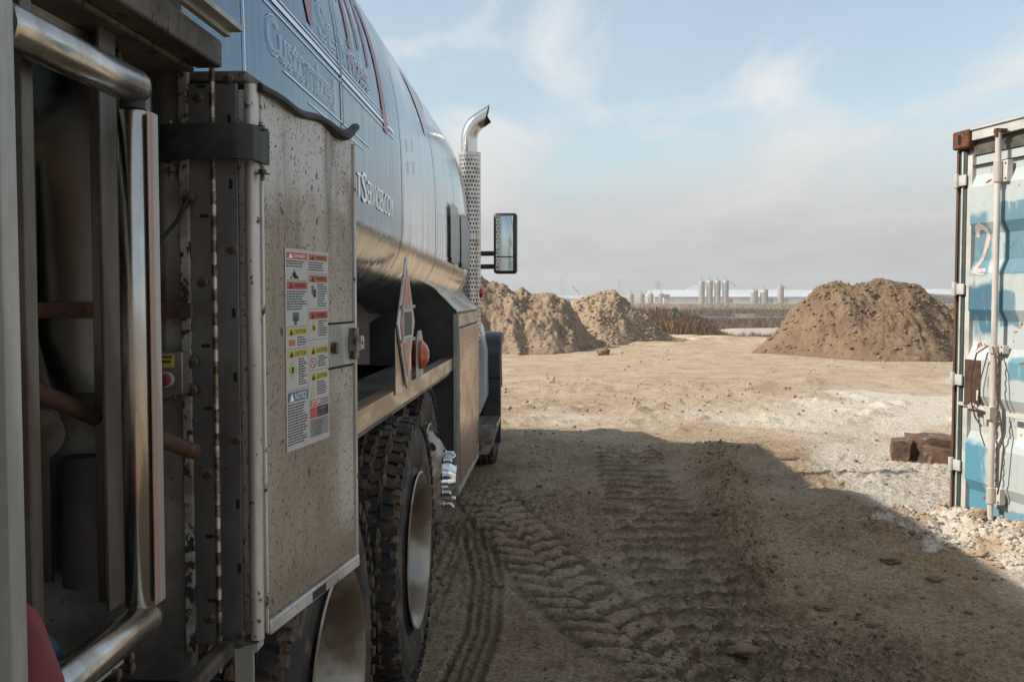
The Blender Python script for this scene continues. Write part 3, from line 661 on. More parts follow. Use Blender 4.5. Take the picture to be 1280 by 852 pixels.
# ---- the hinged door: thickness side towards the rear, face turned a little outwards
A = Vector((-.421, 1.350, 0)); Bp = Vector((-.368, 1.735, 0)); dt = (Bp - A).normalized(); dn = Vector((dt.y, -dt.x, 0))   # dn points outwards (+X)
DM = Matrix(((dt.x, dn.x, 0, A.x), (dt.y, dn.y, 0, A.y), (0, 0, 1, 0), (0, 0, 0, 1)))
DW = (Bp - A).length; DZ0, DZ1 = 1.013, 1.772
b = MB(); b.M = DM
b.b2((.004, -.040, DZ0), (DW - .004, -.003, DZ1 - .002)); b.b2((.012, -.003, DZ0 + .018), (DW - .010, -.0005, DZ1 - .004))
door = b.build('cabinet_door', M['door'], T, .001)
b = MB(); b.b2((jx(274), 1.338, zl), (jx(301), 1.3445, 1.775)); b.build('door_hinge_leaf', M['leaf'], door, .0008)
b = MB(); b.tube([DM @ Vector((.003, -.0075, DZ0 - .004)), DM @ Vector((.003, -.0075, DZ1 + .004))], .0095, 20)
b.build('rolled_edge', M['dooredge'], door)
b = MB(); b.M = DM; b.b2((.014, -.002, DZ0), (.018, .0035, DZ1 - .002)); b.b2((.02, -.004, DZ0 - .004), (DW, .006, DZ0 + .0165)); b.build('bottom_flange', M['dooredge'], door, .002)
b = MB(); b.M = DM; b.b2((DW - .006, -.038, DZ0 + .01), (DW + .001, .004, DZ1 - .02)); b.build('latch_edge', M['dooredge'], door, .002)
b = MB(); b.M = DM; b.b2((DW + .0015, -.034, DZ0 + .02), (DW + .006, -.002, DZ1 - .03)); b.build('edge_seal', M['rubber'], door)
b = MB(); b.M = DM; b.b2((DW * .44, .0062, DZ0 - .001), (DW * .58, .0068, DZ0 + .012)); b.build('dark_patch', M['rubber'], door)
# drooping rubber gasket along the top
b = MB(); pts = []
for i in range(41):
    f = i / 40; dro = .012 + .016 * math.exp(-((f - .80) / .13) ** 2) + .010 * math.exp(-((f - .35) / .2) ** 2) - .010 * math.exp(-((f - 1.0) / .07) ** 2)
    pts.append(DM @ Vector((.002 + (DW - .005) * f, .004 + .004 * math.sin(f * 9), DZ1 + .012 - dro)))
b.tube(pts, [.0065 + .0035 * math.exp(-((i / 40 - .82) / .12) ** 2) for i in range(41)], 10); b.build('sagging_gasket', M['rubber'], door)
b = MB(); b.b2((-.60, 1.36, 1.782), (-.437, 1.76, 1.797)); b.build('cabinet_cap', M['beam'], cabn, .003)
# latch
def door_uv(px, py):   # photo pixel -> position on the door face
    d = ray(px, py); nrm = dn; t_ = ((A + dn * .0005) - CAM).dot(nrm) / d.dot(nrm); p = CAM + d * t_
    return (p - A).dot(dt), p.z
LU = door_uv(410, 430)[0]
LM = DM @ Matrix.Translation((LU + .010, 0, 1.405)); LE = DW - LU - .010
b = MB(); b.M = LM; b.b2((-.006, -.001, -.035), (LE - .006, .0018, .035)); b.build('latch_plate', M['post'], door, .001)
b = MB(); b.M = LM; b.b2((LE - .034, .0018, -.027), (LE - .012, .012, -.012)); b.b2((LE - .034, .0018, .012), (LE - .012, .012, .027)); b.b2((LE - .022, .005, -.0125), (LE + .022, .009, .0125)); b.b2((LE - .040, .0018, -.013), (LE - .016, .017, .013)); b.build('latch', M['bolt'], door, .001)
b = MB(); b.M = LM; b.b2((LE - .004, .0091, -.0115), (LE + .020, .0103, .0115)); b.build('latch_hasp', M['post'], door, .0006)
b = MB(); b.M = LM; b.ngon((.008, .0019, -.003), .0105, 6, (0, 1, 0), .009); b.build('latch_bolt', M['bolt'], door, .001)
b = MB(); b.M = LM; b.ngon((LE + .010, .0104, 0), .0036, 12, (0, 1, 0), .0003); b.build('latch_hole', M['hole'], door)
for zz_ in (.0355, -.0385):
    b = MB(); b.M = LM; b.b2((-.010, .0005, zz_), (LE - .010, .0014, zz_ + .003)); b.build('latch_gap', M['hole'], door)
# rubber strap bolted round the hinge
def strap_pt(f, z, r=0.0):
    # from the jamb side round the front to the door face
    pts = [Vector((jx(213), 1.345, z)), Vector((jx(214), 1.318, z)), Vector((jx(222), 1.306, z)), Vector((jx(250), 1.300, z)), Vector((jx(285), 1.299, z)), Vector((jx(312), 1.302, z)), Vector((jx(326), 1.312, z)), Vector((jx(328.5), 1.335, z)), Vector((jx(329), 1.372, z))]
    x = f * (len(pts) - 1); i = min(int(x), len(pts) - 2); return pts[i].lerp(pts[i + 1], x - i)
zs1, zs0 = oy(270, 154, 1.30).z, oy(270, 198, 1.30).z
b = MB(); n = 48; g = []
for i in range(n + 1):
    f = i / n; p = strap_pt(f, 0); tng = (strap_pt(min(f + .01, 1), 0) - strap_pt(max(f - .01, 0), 0)).normalized(); nn = Vector((tng.y, -tng.x, 0)) * .0035
    g.append([b._v((p.x + s_ * nn.x, p.y + s_ * nn.y, z)) for s_, z in ((1, zs0), (1, zs1), (-1, zs1), (-1, zs0))])
for i in range(n):
    for k in range(4): b.face([g[i][k], g[i][(k + 1) % 4], g[i + 1][(k + 1) % 4], g[i + 1][k]], True)
b.face(g[0]); b.face(g[-1][::-1]); b.build('rubber_strap', M['rubber'], cabn, sharp=40)
for px, py, yy in ((213, 158, 1.33), (213, 212, 1.33), (326, 160, 1.345), (328, 215, 1.345)):
    q = oy(px, py, yy); b = MB(); b.cyl((q.x, q.y, q.z - .012), (q.x, q.y, q.z + .008), .0028, 10); b.ngon((q.x, q.y, q.z - .001), .0065, 6, (0, 0, 1), .004); b.lathe([(0, .0105), (.0012, .0105), (.0012, .003), (0, .003)], (q.x, q.y, q.z - .003), 'z', 18, closed=True); b.build('strap_bolt', M['bolt'], cabn)

# ---- warning decal on the door (flat print, thin sheets)
e0 = 1 / ((412 - 357) / 1.0)
u0, z1_ = door_uv(356, 307); u1, z2_ = door_uv(410, 318); _, z3_ = door_uv(362, 563); _, z4_ = door_uv(412, 547)
dz1, dz0 = (z1_ + z2_) / 2, (z3_ + z4_) / 2
dw_, dh_ = u1 - u0, dz1 - dz0
decal = MB(); decal.M = DM @ Matrix.Translation((u0, .0003, dz0))
def dbox(x0, y0, x1, y1, layer, mi):   # x to the right, y down, both 0..1
    decal.mi = mi; decal.b2((x0 * dw_, .0002 * layer, (1 - y1) * dh_), (x1 * dw_, .0002 * layer + .00025, (1 - y0) * dh_))
MATS = [M['dwhite'], M['ink'], M['dred'], M['dor'], M['dyel'], M['dblue'], M['dgrey'], M['dgreen'], M['white']]
dbox(0, 0, 1, 1, 0, 0)
rnd = random.Random(11)
def dtext(txt, x0, y0, x1, y1, layer, mi):
    c = bpy.data.curves.new('t', 'FONT'); c.body = txt; c.resolution_u = 2; o = bpy.data.objects.new('t', c); col.objects.link(o)
    me = bpy.data.meshes.new_from_object(o.evaluated_get(bpy.context.evaluated_depsgraph_get())); bpy.data.objects.remove(o)
    xs = [v.co.x for v in me.vertices]; ys = [v.co.y for v in me.vertices]; a0, a1, c0_, c1_ = min(xs), max(xs), min(ys), max(ys)
    vs = [decal._v(((x0 + (x1 - x0) * (v.co.x - a0) / (a1 - a0)) * dw_, .0002 * layer + .0004, (1 - y1 + (y1 - y0) * (v.co.y - c0_) / (c1_ - c0_)) * dh_)) for v in me.vertices]
    decal.mi = mi
    for p in me.polygons: decal.face([vs[i] for i in p.vertices])
def lines(x0, y0, x1, y1, mi=1, step=.0125):
    y = y0
    while y < y1:
        x = x0; xe = x1 - (rnd.uniform(0, .12) if y + step < y1 else rnd.uniform(.1, .3) * (x1 - x0))
        while x < xe:
            wv = rnd.uniform(.018, .06); dbox(x, y, min(x + wv, xe), y + step * .52, 1, mi); x += wv + .012
        y += step
def head(x0, y0, x1, y1, mi, txt, tmi=1):
    dbox(x0, y0, x1, y1, 1, mi); decal.mi = tmi
    cx, w_ = x0 + .085, .045
    decal.prism([((cx - w_) * dw_, .0006, (1 - y1 + .004) * dh_), ((cx + w_) * dw_, .0006, (1 - y1 + .004) * dh_), (cx * dw_, .0006, (1 - y0 - .004) * dh_)], (0, .0001, 0))
    dtext(txt, x0 + .15, y0 + .008, x1 - .04, y1 - .008, 2, tmi)
dbox(.495, .01, .500, .97, 1, 6)
LX0, LX1, RX0, RX1 = .03, .475, .525, .975
head(LX0, .018, LX1, .05, 2, 'DANGER', 8); lines(LX0, .058, LX1, .09)
for k in range(16): q = rnd.uniform(-1, 1); dbox(.16 + .07 * q * rnd.random(), .118 + .02 * abs(q), .20 + .09 * q, .128 + .02 * abs(q), 1, 1)
decal.mi = 1; decal.prism([(.22 * dw_, .0006, (1 - .14) * dh_), (.27 * dw_, .0006, (1 - .14) * dh_), (.19 * dw_, .0006, (1 - .105) * dh_), (.17 * dw_, .0006, (1 - .105) * dh_)], (0, .0001, 0))
dbox(LX0, .155, LX1, .157, 1, 1)
head(LX0, .163, LX1, .20, 2, 'WARNING'); lines(LX0, .208, LX1, .30)
dbox(.15, .315, .29, .36, 1, 7); dbox(.18, .34, .24, .378, 1, 7); dbox(LX0, .385, LX1, .387, 1, 1)
head(LX0, .392, LX1, .43, 4, 'CAUTION'); lines(.25, .438, LX1, .485); dbox(.06, .45, .2, .48, 1, 3)
dbox(LX0, .493, LX1, .495, 1, 1)
head(LX0, .50, LX1, .54, 4, 'CAUTION'); lines(.27, .548, LX1, .68)
decal.mi = 4; decal.prism([(.05 * dw_, .0006, (1 - .60) * dh_), (.135 * dw_, .0006, (1 - .645) * dh_), (.22 * dw_, .0006, (1 - .60) * dh_), (.135 * dw_, .0006, (1 - .555) * dh_)], (0, .0001, 0))
dbox(.11, .585, .16, .615, 3, 1); dbox(LX0, .70, LX1, .702, 1, 1)
head(LX0, .71, LX1, .758, 5, 'NOTICE', 8); lines(LX0, .768, LX1, .965, 1, .014)
head(RX0, .018, RX1, .05, 3, 'WARNING'); lines(RX0, .058, RX1, .098)
dbox(RX0, .115, RX1, .117, 1, 1)
head(RX0, .125, RX1, .163, 3, 'WARNING'); lines(.73, .17, RX1, .295); dbox(.58, .18, .64, .225, 1, 7); dbox(.62, .20, .69, .24, 1, 1)
dbox(RX0, .30, RX1, .302, 1, 1)
head(RX0, .315, RX1, .355, 2, 'WARNING'); lines(.74, .363, RX1, .45)
decal.mi = 4; decal.prism([(.54 * dw_, .0006, (1 - .42) * dh_), (.71 * dw_, .0006, (1 - .42) * dh_), (.625 * dw_, .0006, (1 - .362) * dh_)], (0, .0001, 0)); dbox(.60, .39, .65, .412, 3, 1)
dbox(RX0, .46, RX1, .462, 1, 1)
head(RX0, .50, RX1, .54, 4, 'CAUTION'); lines(.72, .548, RX1, .60)
decal.mi = 2
for k in range(16):
    a, a2 = 2 * math.pi * k / 16, 2 * math.pi * (k + 1) / 16
    decal.prism([((.61 + q_ * .075 * math.cos(t_)) * dw_, .0006, (1 - .582 + q_ * .028 * math.sin(t_)) * dh_) for q_, t_ in ((1, a), (1, a2), (.82, a2), (.82, a))], (0, .0001, 0))
decal.prism([(.56 * dw_, .0006, (1 - .565) * dh_), (.575 * dw_, .0006, (1 - .563) * dh_), (.66 * dw_, .0006, (1 - .60) * dh_), (.645 * dw_, .0006, (1 - .602) * dh_)], (0, .0001, 0))
dbox(RX0, .62, RX1, .622, 1, 1)
head(RX0, .635, RX1, .675, 4, 'CAUTION'); lines(.70, .683, RX1, .755)
decal.mi = 4; decal.prism([(.54 * dw_, .0006, (1 - .76) * dh_), (.66 * dw_, .0006, (1 - .76) * dh_), (.60 * dw_, .0006, (1 - .69) * dh_)], (0, .0001, 0))
dbox(RX0, .775, .78, .81, 1, 2); dtext('STOP', .55, .78, .76, .805, 2, 8); dbox(.80, .775, RX1, .81, 1, 6)
dbox(RX0, .815, .70, .87, 1, 2); dbox(.70, .815, RX1, .87, 1, 1); lines(.72, .825, RX1 - .03, .865, 6, .014)
dbox(RX0, .875, RX1, .97, 1, 6); lines(.55, .885, .9, .96, 1, .014)
decal.mi = 0
decal.build('warning_decal', MATS, door)

# sill tube and door-bottom bracket
a = ox(272, 822, -.462); b = MB(); b.b2((-.476, .3, a.z - .012), (-.452, 1.33, a.z + .010)); b.build('sill_tube', M['beam'], cabn, .005)
b = MB(); b.b2((-.455, 1.336, .93), (-.43, 1.345, 1.00)); b.prism([(jx(284), 1.34, .997), (jx(318), 1.34, 1.006), (jx(318), 1.34, .995), (jx(296), 1.34, .975)], (0, .03, 0)); b.build('lower_bracket', M['post'], cabn)
b = MB(); b.b2((-1.2, -.4, .80), (-.47, 1.40, .93)); b.build('subframe', M['dark'], cabn)

# ================================================================== NOISE
def _h(ix, iy, s):
    n = (ix.astype(np.int64) * 374761393 + iy.astype(np.int64) * 668265263 + s * 1442695041) & 0x7fffffff
    n = ((n ^ (n >> 13)) * 1274126177) & 0x7fffffff
    return ((n ^ (n >> 16)) & 0xffff) / 65535.0
def vn(x, y, s=0):
    ix, iy = np.floor(x), np.floor(y); fx, fy = x - ix, y - iy; fx = fx * fx * (3 - 2 * fx); fy = fy * fy * (3 - 2 * fy)
    a, b_, c, d = _h(ix, iy, s), _h(ix + 1, iy, s), _h(ix, iy + 1, s), _h(ix + 1, iy + 1, s)
    return (a + (b_ - a) * fx) * (1 - fy) + (c + (d - c) * fx) * fy - .5
def fbm(x, y, wl, octv, s=0, g=.5):
    r = 0; a = 1
    for i in range(octv):
        c, sn = math.cos(i * 1.3 + s), math.sin(i * 1.3 + s)
        r = r + a * vn((x * c - y * sn) / wl + 17.3 * i, (x * sn + y * c) / wl - 9.1 * i, s + i); a *= g; wl *= .5
    return r
def sst(x, a, b_): t = np.clip((x - a) / (b_ - a), 0, 1); return t * t * (3 - 2 * t)
def seg_uv(x, y, pts):
    """distance along and across a polyline"""
    best = np.full(x.shape, 1e9); U = np.zeros(x.shape); V = np.zeros(x.shape); acc = 0
    for (ax, ay), (bx, by) in zip(pts[:-1], pts[1:]):
        dx, dy = bx - ax, by - ay; Ln = math.hypot(dx, dy); t = ((x - ax) * dx + (y - ay) * dy) / Ln ** 2; tc_ = np.clip(t, 0, 1)
        d = np.hypot(x - ax - dx * tc_, y - ay - dy * tc_); m = d < best
        best = np.where(m, d, best); U = np.where(m, acc + tc_ * Ln, U); V = np.where(m, ((x - ax) * dy - (y - ay) * dx) / Ln, V); acc += Ln
    return U, V, best
TR1 = [(.62, 10.2), (.57, 7.8), (.62, 5.8), (.72, 4.2), (.80, 2.6)]       # dozer track, bars across
TR2 = [(-.75, 8.0), (-.52, 7.0), (-.28, 6.1), (.0, 5.0), (.35, 4.1), (.75, 3.2)]   # chevron track
RIDGE = [(1.45, 10.0), (1.32, 8.2), (1.12, 6.6), (.98, 5.3), (.78, 4.4), (.72, 3.4)]
TY = [[(-.66 + q, 7.0), (-.55 + q * .9, 6.0), (-.42 + q * .8, 5.1), (-.385 + q * .75, 4.3), (-.44 + q * .8, 3.4), (-.53 + q, 2.6)] for q in (0, .055, .115, -.06)]
def masks(x, y):
    rough = np.clip(fbm(x, y, 1.6, 3, 5) * 1.5 + .35, 0, 1)
    U, V, D = seg_uv(x, y, RIDGE); ridge = np.exp(-(D / (.17 + .06 * vn(x * 3, y * 3, 9))) ** 2) * sst(y, 2.5, 3.5) * (1 - sst(y, 9.2, 10.4))
    mud = sst(x, .1, .7) * (1 - sst(x, 1.3, 1.7)) * (1 - sst(y, 4.0, 4.7))
    return rough, ridge, mud
def hgt(x, y, ret=False, dy=None):
    x = np.asarray(x, dtype=float); y = np.asarray(y, dtype=float)
    if dy is None: dy = np.full(x.shape, .02)
    att = lambda wl: np.clip(wl / (2.5 * dy) - .6, 0, 1)
    near = 1 - sst(y, 29, 33)
    pr = np.zeros(x.shape)
    z = fbm(x, y, 2.6, 2, 1) * .06 * near + fbm(x, y, .7, 2, 2) * .035 * att(.7) * near
    z = z * (0.35 + .65 * sst(np.hypot(x, y - 6), 0, 5))
    ch = fbm(x, y, .28, 3, 3, .6)
    rough, ridge, mud = masks(x, y)
    z = z + (ch * .020 * (.3 + rough + 1.8 * sst(y, 10, 12) * np.clip(fbm(x, y, 2.4, 2, 14) * 3, 0, 1.5)) + np.abs(fbm(x, y, .11, 4, 4, .7)) * .042 * (.35 + rough + 1.6 * ridge + 1.3 * mud)) * att(.12) * near
    z = z + ridge * (.028 + .05 * (fbm(x, y, .10, 2, 8) + .2))
    # dozer bars
    U, V, D = seg_uv(x, y, TR1); w1 = (1 - sst(D, .26, .34)) * sst(y, 2.0, 3.0) * (1 - sst(y, 9.0, 10.2)) * att(.3)
    ph = (U + .05 * vn(x * 4, y * 4, 21) + .03 * np.sin(V * 7)) / .235; bar = (np.abs((ph % 1) - .5) * 2); bar = sst(bar + .6 * fbm(x, y, .16, 3, 39, .7), .50, .80)
    w1 = w1 * np.clip(1.05 + 1.1 * vn(x * 1.1, y * 1.1, 22), .2, 1)
    z = z * (1 - .55 * w1) + w1 * (bar * .034 - .016) + w1 * (.4 + bar) * np.abs(fbm(x, y, .06, 2, 23)) * .022 * att(.06)
    pr = pr + w1 * (.9 - 1.7 * bar)
    U, V, D = seg_uv(x, y, TR2); w2 = np.clip(1.0 + 1.3 * fbm(x, y, .5, 2, 35), .3, 1) * (1 - sst(D, .21, .28)) * (1 - sst(y, 7.2, 8.0)) * sst(y, 2.8, 3.4) * att(.3)
    ph = (U + np.abs(V) * .55 + np.where(V > 0, .10, 0) + .05 * vn(x * 5, y * 5, 31) + .02 * vn(x * 14, y * 14, 37)) / .19; bar = sst(np.abs((ph % 1) - .5) * 2 + .55 * fbm(x, y, .13, 3, 38, .7), .36, .62)
    lug = bar * np.clip(1 - sst(np.abs(np.abs(V) - .1), .085, .12) * .8, 0, 1)
    z = z * (1 - .5 * w2) + w2 * (lug * .026 - .016) + w2 * (1.1 - lug) * np.abs(fbm(x, y, .06, 2, 33)) * .030 * att(.06)
    pr = pr * (1 - w2) + w2 * (.8 - 1.7 * (1 - lug))
    for i, tp in enumerate(TY):
        U, V, D = seg_uv(x, y, tp); wt = np.exp(-(D / .017) ** 2) * sst(y, 2.8, 3.4) * (1 - sst(y, 6.0, 6.9)); wt = wt * np.clip(.6 + 1.6 * fbm(x, y, .5, 2, 36), 0, 1); z = z - wt * .016 * att(.12); z = z + np.exp(-((D - .030) / .012) ** 2) * .005 * att(.12) * sst(y, 2.8, 3.4) * (1 - sst(y, 6.0, 6.9))
    for tp in TY:
        U, V, D = seg_uv(x, y, tp); pr = pr - np.exp(-(D / .018) ** 2) * .8 * sst(y, 2.8, 3.4) * (1 - sst(y, 6.0, 6.9))
    # narrow rib prints left by the truck tyre
    wr = np.exp(-((x + .68) / .12) ** 4) * (1 - sst(y, 8.2, 8.6)); z = z + wr * (sst(np.abs(((x + .68) / .055) % 1 - .5) * 2, .5, .9) * .010 - .008)
    # blade scrape ridge in the sunlit part
    z = z + np.exp(-((y - 11.6 - .3 * np.sin(x * 1.7) + .25 * x) / .22) ** 2) * np.clip(fbm(x, y, .5, 3, 44) + .25, 0, 1) * .10 * near
    z = z + np.exp(-((y - 15.5 - .25 * x) / .5) ** 2) * np.clip(fbm(x, y, .6, 3, 47) + .15, 0, 1) * .14 * near
    z = z + np.clip(fbm(x, y, .42, 4, 88, .62) - .06, 0, 1) * .22 * sst(y, 10.2, 12) * near * np.clip(.15 + fbm(x, y * .7, 3.2, 3, 89) * 3, 0.05, 1) * att(.15)
    # lip of pale spoil, then the ground falls to the low wet land
    lip = sst(y, 26, 30) * (1 - sst(y, 31.5, 36)); z = z + lip * (.10 + .25 * fbm(x, y, 1.6, 4, 12))
    shelf = (1 - sst(x / np.maximum(y, 1), .125, .175)) * (1 - sst(y, 92, 125)); z = z - 3.5 * sst(y, 32 + .06 * np.abs(x), 66) * (1 - .72 * shelf)
    z = z + sst(y, 60, 90) * fbm(x, y, 14, 3, 13) * .35 * (1 - sst(y, 130, 240))
    z = z + .55 * sst(y, 104, 112) * (1 - sst(y, 132, 142)) * sst(x - 16 - .12 * (y - 110), 0, 4) * (1 - sst(x, 60, 90))
    # shallow basin of the pond
    inb = sst(x, 16, 25) * (1 - sst(x, 150, 170)) * sst(y, 178, 188) * (1 - sst(y, 246, 256)); z = z - inb * .8
    return (z, pr) if ret else z
# rows and columns: spacing grows away from the working area
ys = [-9.0]
while ys[-1] < 2.3: ys.append(ys[-1] + .22)
while ys[-1] < 11: ys.append(ys[-1] + max(.010, .0027 * ys[-1]))
while ys[-1] < 34: ys.append(ys[-1] + .0042 * ys[-1])
while ys[-1] < 9000: ys.append(ys[-1] * 1.02)
ys = np.array(ys); us = np.concatenate([-np.geomspace(6, .36, 60), np.arange(-.34, .66, .00185), np.geomspace(.665, 6, 60)])
YY, UU = np.meshgrid(ys, us, indexing='ij'); XX = UU * (2 + np.maximum(YY, 0))
DY = np.gradient(ys)[:, None] * np.ones_like(XX); DX = np.maximum(DY, np.gradient(us)[None, :] * (2 + np.maximum(YY, 0)))
ZZ, PRT = hgt(XX, YY, True, dy=DX)
ny_, nx_ = XX.shape; idx = np.arange(ny_ * nx_).reshape(ny_, nx_)
fc = np.stack([idx[:-1, :-1], idx[:-1, 1:], idx[1:, 1:], idx[1:, :-1]], -1).reshape(-1, 4)
rough, ridge, mud = masks(XX, YY)
white = np.clip(fbm(XX, YY * .6, 2.2, 5, 61, .6) * 2.2 + .05, 0, 1)
band = np.exp(-((YY - 12.8 - .15 * XX) / 2.2) ** 2) * sst(XX, .2, 3.5) + .95 * sst(XX - 2.15 - .25 * fbm(XX, YY, .8, 3, 66), -.25, .5) * (1 - sst(YY, 9.5, 13))
band = band + 1.25 * np.exp(-((YY - 11.7 - .12 * XX) / 1.1) ** 2) * (.55 + 1.6 * fbm(XX, YY * .5, 1.4, 4, 68)) * sst(XX, -1.6, .4) + .5 * np.exp(-((YY - 20) / 2) ** 2) * np.clip(fbm(XX, YY, 2.5, 3, 69) * 3, 0, 1)
band = band + sst(YY, 27.5, 29.5) * (1 - sst(YY, 31.5, 33)) * (.35 + 1.3 * fbm(XX, YY, 1.8, 4, 83)) + .55 * np.exp(-((YY - 16.5) / 1.5) ** 2) * sst(XX, 2.2, 4)
white = np.clip(band * (.55 + white) + .25 * white * sst(YY, 10, 13), 0, 1) * (1 - .9 * np.clip(ridge, 0, 1))
U1, V1, D1 = seg_uv(XX, YY, TR1)
pathw = np.clip(1 - sst(XX + .28 * (YY - 8) - 1.15, .1, 1.0), 0, 1)
damp = np.clip(.62 - .5 * sst(YY, 9.5, 11.5) + .45 * ridge + .5 * mud + .7 * fbm(XX, YY, 1.3, 4, 71) - .2 * (1 - sst(D1, .2, .35)), 0, 1) * (1 - sst(YY, 14, 24)) + .15
far = sst(YY + 1.2 * fbm(XX, YY, 2, 3, 82), 32.2, 34.5)
sand = sst(YY, 104, 110) * (1 - sst(YY, 134, 142)) * sst(XX - 16 - .12 * (YY - 110) + 3 * fbm(XX, YY, 12, 3, 81), 0, 3)
raw_g = raw_mesh('ground', np.stack([XX, YY, ZZ], -1).reshape(-1, 3), fc, [], True, dict(prt=PRT, white=white, damp=damp, farveg=far * (1 - sand), sand=sand), kind='structure')

def ground_mat():
    m = bpy.data.materials.new('dirt ground'); m.use_nodes = True; t = m.node_tree; n = t.nodes; l = t.links; p = n['Principled BSDF']
    p.inputs['Roughness'].default_value = .95; p.inputs['Specular IOR Level'].default_value = .25
    tcn = n.new('ShaderNodeTexCoord')
    def noise(sc, det=6, rg=.6, st=(1, 1, 1)):
        mpn = n.new('ShaderNodeMapping'); mpn.inputs['Scale'].default_value = st; l.new(tcn.outputs['Object'], mpn.inputs[0])
        q = n.new('ShaderNodeTexNoise'); q.inputs['Scale'].default_value = sc; q.inputs['Detail'].default_value = det; q.inputs['Roughness'].default_value = rg; l.new(mpn.outputs[0], q.inputs['Vector']); return q.outputs[0]
    def ramp(v, a, b_):
        q = n.new('ShaderNodeMapRange'); q.interpolation_type = 'SMOOTHSTEP'; q.inputs[1].default_value = a; q.inputs[2].default_value = b_; l.new(v, q.inputs[0]); return q.outputs[0]
    def mix(f, a, b_):
        q = n.new('ShaderNodeMix'); q.data_type = 'RGBA'
        if isinstance(f, float): q.inputs[0].default_value = f
        else: l.new(f, q.inputs[0])
        for i, v in ((6, a), (7, b_)):
            if isinstance(v, tuple): q.inputs[i].default_value = (*v, 1)
            else: l.new(v, q.inputs[i])
        return q.outputs[2]
    def mth(op, a, b_, cl=False):
        q = n.new('ShaderNodeMath'); q.operation = op; q.use_clamp = cl
        for i, v in ((0, a), (1, b_)):
            if isinstance(v, (int, float)): q.inputs[i].default_value = v
            else: l.new(v, q.inputs[i])
        return q.outputs[0]
    def attr(nm): q = n.new('ShaderNodeAttribute'); q.attribute_name = nm; return q.outputs['Fac']
    def mul(f, c0_, col_):
        q = n.new('ShaderNodeMix'); q.data_type = 'RGBA'; q.blend_type = 'MULTIPLY'
        if isinstance(f, float): q.inputs[0].default_value = f
        else: l.new(f, q.inputs[0])
        l.new(c0_, q.inputs[6])
        if isinstance(col_, tuple): q.inputs[7].default_value = (*col_, 1)
        else: l.new(col_, q.inputs[7])
        return q.outputs[2]
    n1 = noise(1.1, 8, .65); n2 = noise(14, 8, .7); n4 = noise(46, 6, .75); n3 = noise(150, 4, .7)
    c = mix(ramp(n1, .35, .65), (.575, .46, .335), (.475, .365, .255))
    nm = noise(2.6, 7, .7, (1, .6, 1)); c = mix(mth('MULTIPLY', ramp(nm, .50, .62), .65), c, (.39, .28, .18))
    c = mul(ramp(mth('ADD', attr('damp'), mth('MULTIPLY', mth('SUBTRACT', n2, .5), 1.2)), .25, .95), c, (.90, .835, .755))
    pa = attr('prt'); pa = mth('MULTIPLY', pa, mth('MULTIPLY', n2, 2.0)); c = mix(mth('MULTIPLY', pa, .60, True), c, (.60, .465, .33)); c = mix(mth('MULTIPLY', pa, -1.0, True), c, (.20, .138, .088))
    wf = ramp(mth('ADD', attr('white'), mth('MULTIPLY', mth('SUBTRACT', n2, .5), 1.3)), .25, .95)
    c = mix(mth('MULTIPLY', wf, .92), c, (.74, .67, .57))
    c = mul(ramp(n2, .52, .66), c, (.76, .71, .66))
    gr = mix(ramp(n4, .40, .62), (1.16, 1.16, 1.16), (.68, .64, .58)); c = mul(1.0, c, gr)
    g2 = mix(ramp(n3, .38, .62), (.84, .83, .82), (1.16, 1.16, 1.16)); c = mul(1.0, c, g2)
    vg = noise(.10, 6, .6, (1, .35, 1)); vg2 = noise(.6, 5)
    v = mix(ramp(vg, .42, .58), (.25, .185, .11), (.145, .10, .062)); v = mix(ramp(vg2, .45, .7), v, (.30, .235, .155))
    sp = n.new('ShaderNodeSeparateXYZ'); l.new(tcn.outputs['Object'], sp.inputs[0])
    v = mix(ramp(sp.outputs[1], 255.0, 285.0), v, mix(ramp(noise(.05, 5, .6, (1, .3, 1)), .4, .6), (.40, .31, .205), (.33, .25, .165)))
    c = mix(attr('farveg'), c, v); c = mix(attr('sand'), c, mix(ramp(n2, .4, .6), (.46, .41, .35), (.37, .30, .225)))
    l.new(c, p.inputs['Base Color'])
    b1 = n.new('ShaderNodeBump'); b1.inputs['Distance'].default_value = .035; l.new(noise(38, 8, .75), b1.inputs['Height'])
    b2 = n.new('ShaderNodeBump'); b2.inputs['Distance'].default_value = .006; l.new(noise(160, 4, .7), b2.inputs['Height']); l.new(b1.outputs[0], b2.inputs['Normal'])
    l.new(b2.outputs[0], p.inputs['Normal']); return m
M['ground'] = ground_mat(); raw_g.data.materials.append(M['ground'])
def gz(x, y): return float(hgt(np.array([x]), np.array([y]))[0])

# ---- loose clods
ico = bmesh.new(); bmesh.ops.create_icosphere(ico, subdivisions=1, radius=1); iv = np.array([v.co[:] for v in ico.verts]); ifc = np.array([[v.index for v in f.verts] for f in ico.faces]); ico.free()
def clods(name, P, S, mats, rs, parent=None, flat=.65, **kw):
    """P (n,3) positions, S (n) sizes"""
    n_ = len(P); A_ = rs.uniform(0, 6.28, n_); J = rs.uniform(.62, 1.25, (n_, len(iv), 1)); V = iv[None] * J * np.stack([rs.uniform(.7, 1.3, n_), rs.uniform(.7, 1.3, n_), rs.uniform(.5, .9, n_) * flat / .65], -1)[:, None]
    V = V * S[:, None, None]; ca, sa = np.cos(A_)[:, None], np.sin(A_)[:, None]
    V = np.stack([V[..., 0] * ca - V[..., 1] * sa, V[..., 0] * sa + V[..., 1] * ca, V[..., 2]], -1) + P[:, None]
    F_ = (ifc[None] + (np.arange(n_) * len(iv))[:, None, None]).reshape(-1, 3)
    o = raw_mesh(name, V.reshape(-1, 3), F_, mats, False, **kw)
    if parent: o.parent = parent; o.location = -parent.location; 
    return o
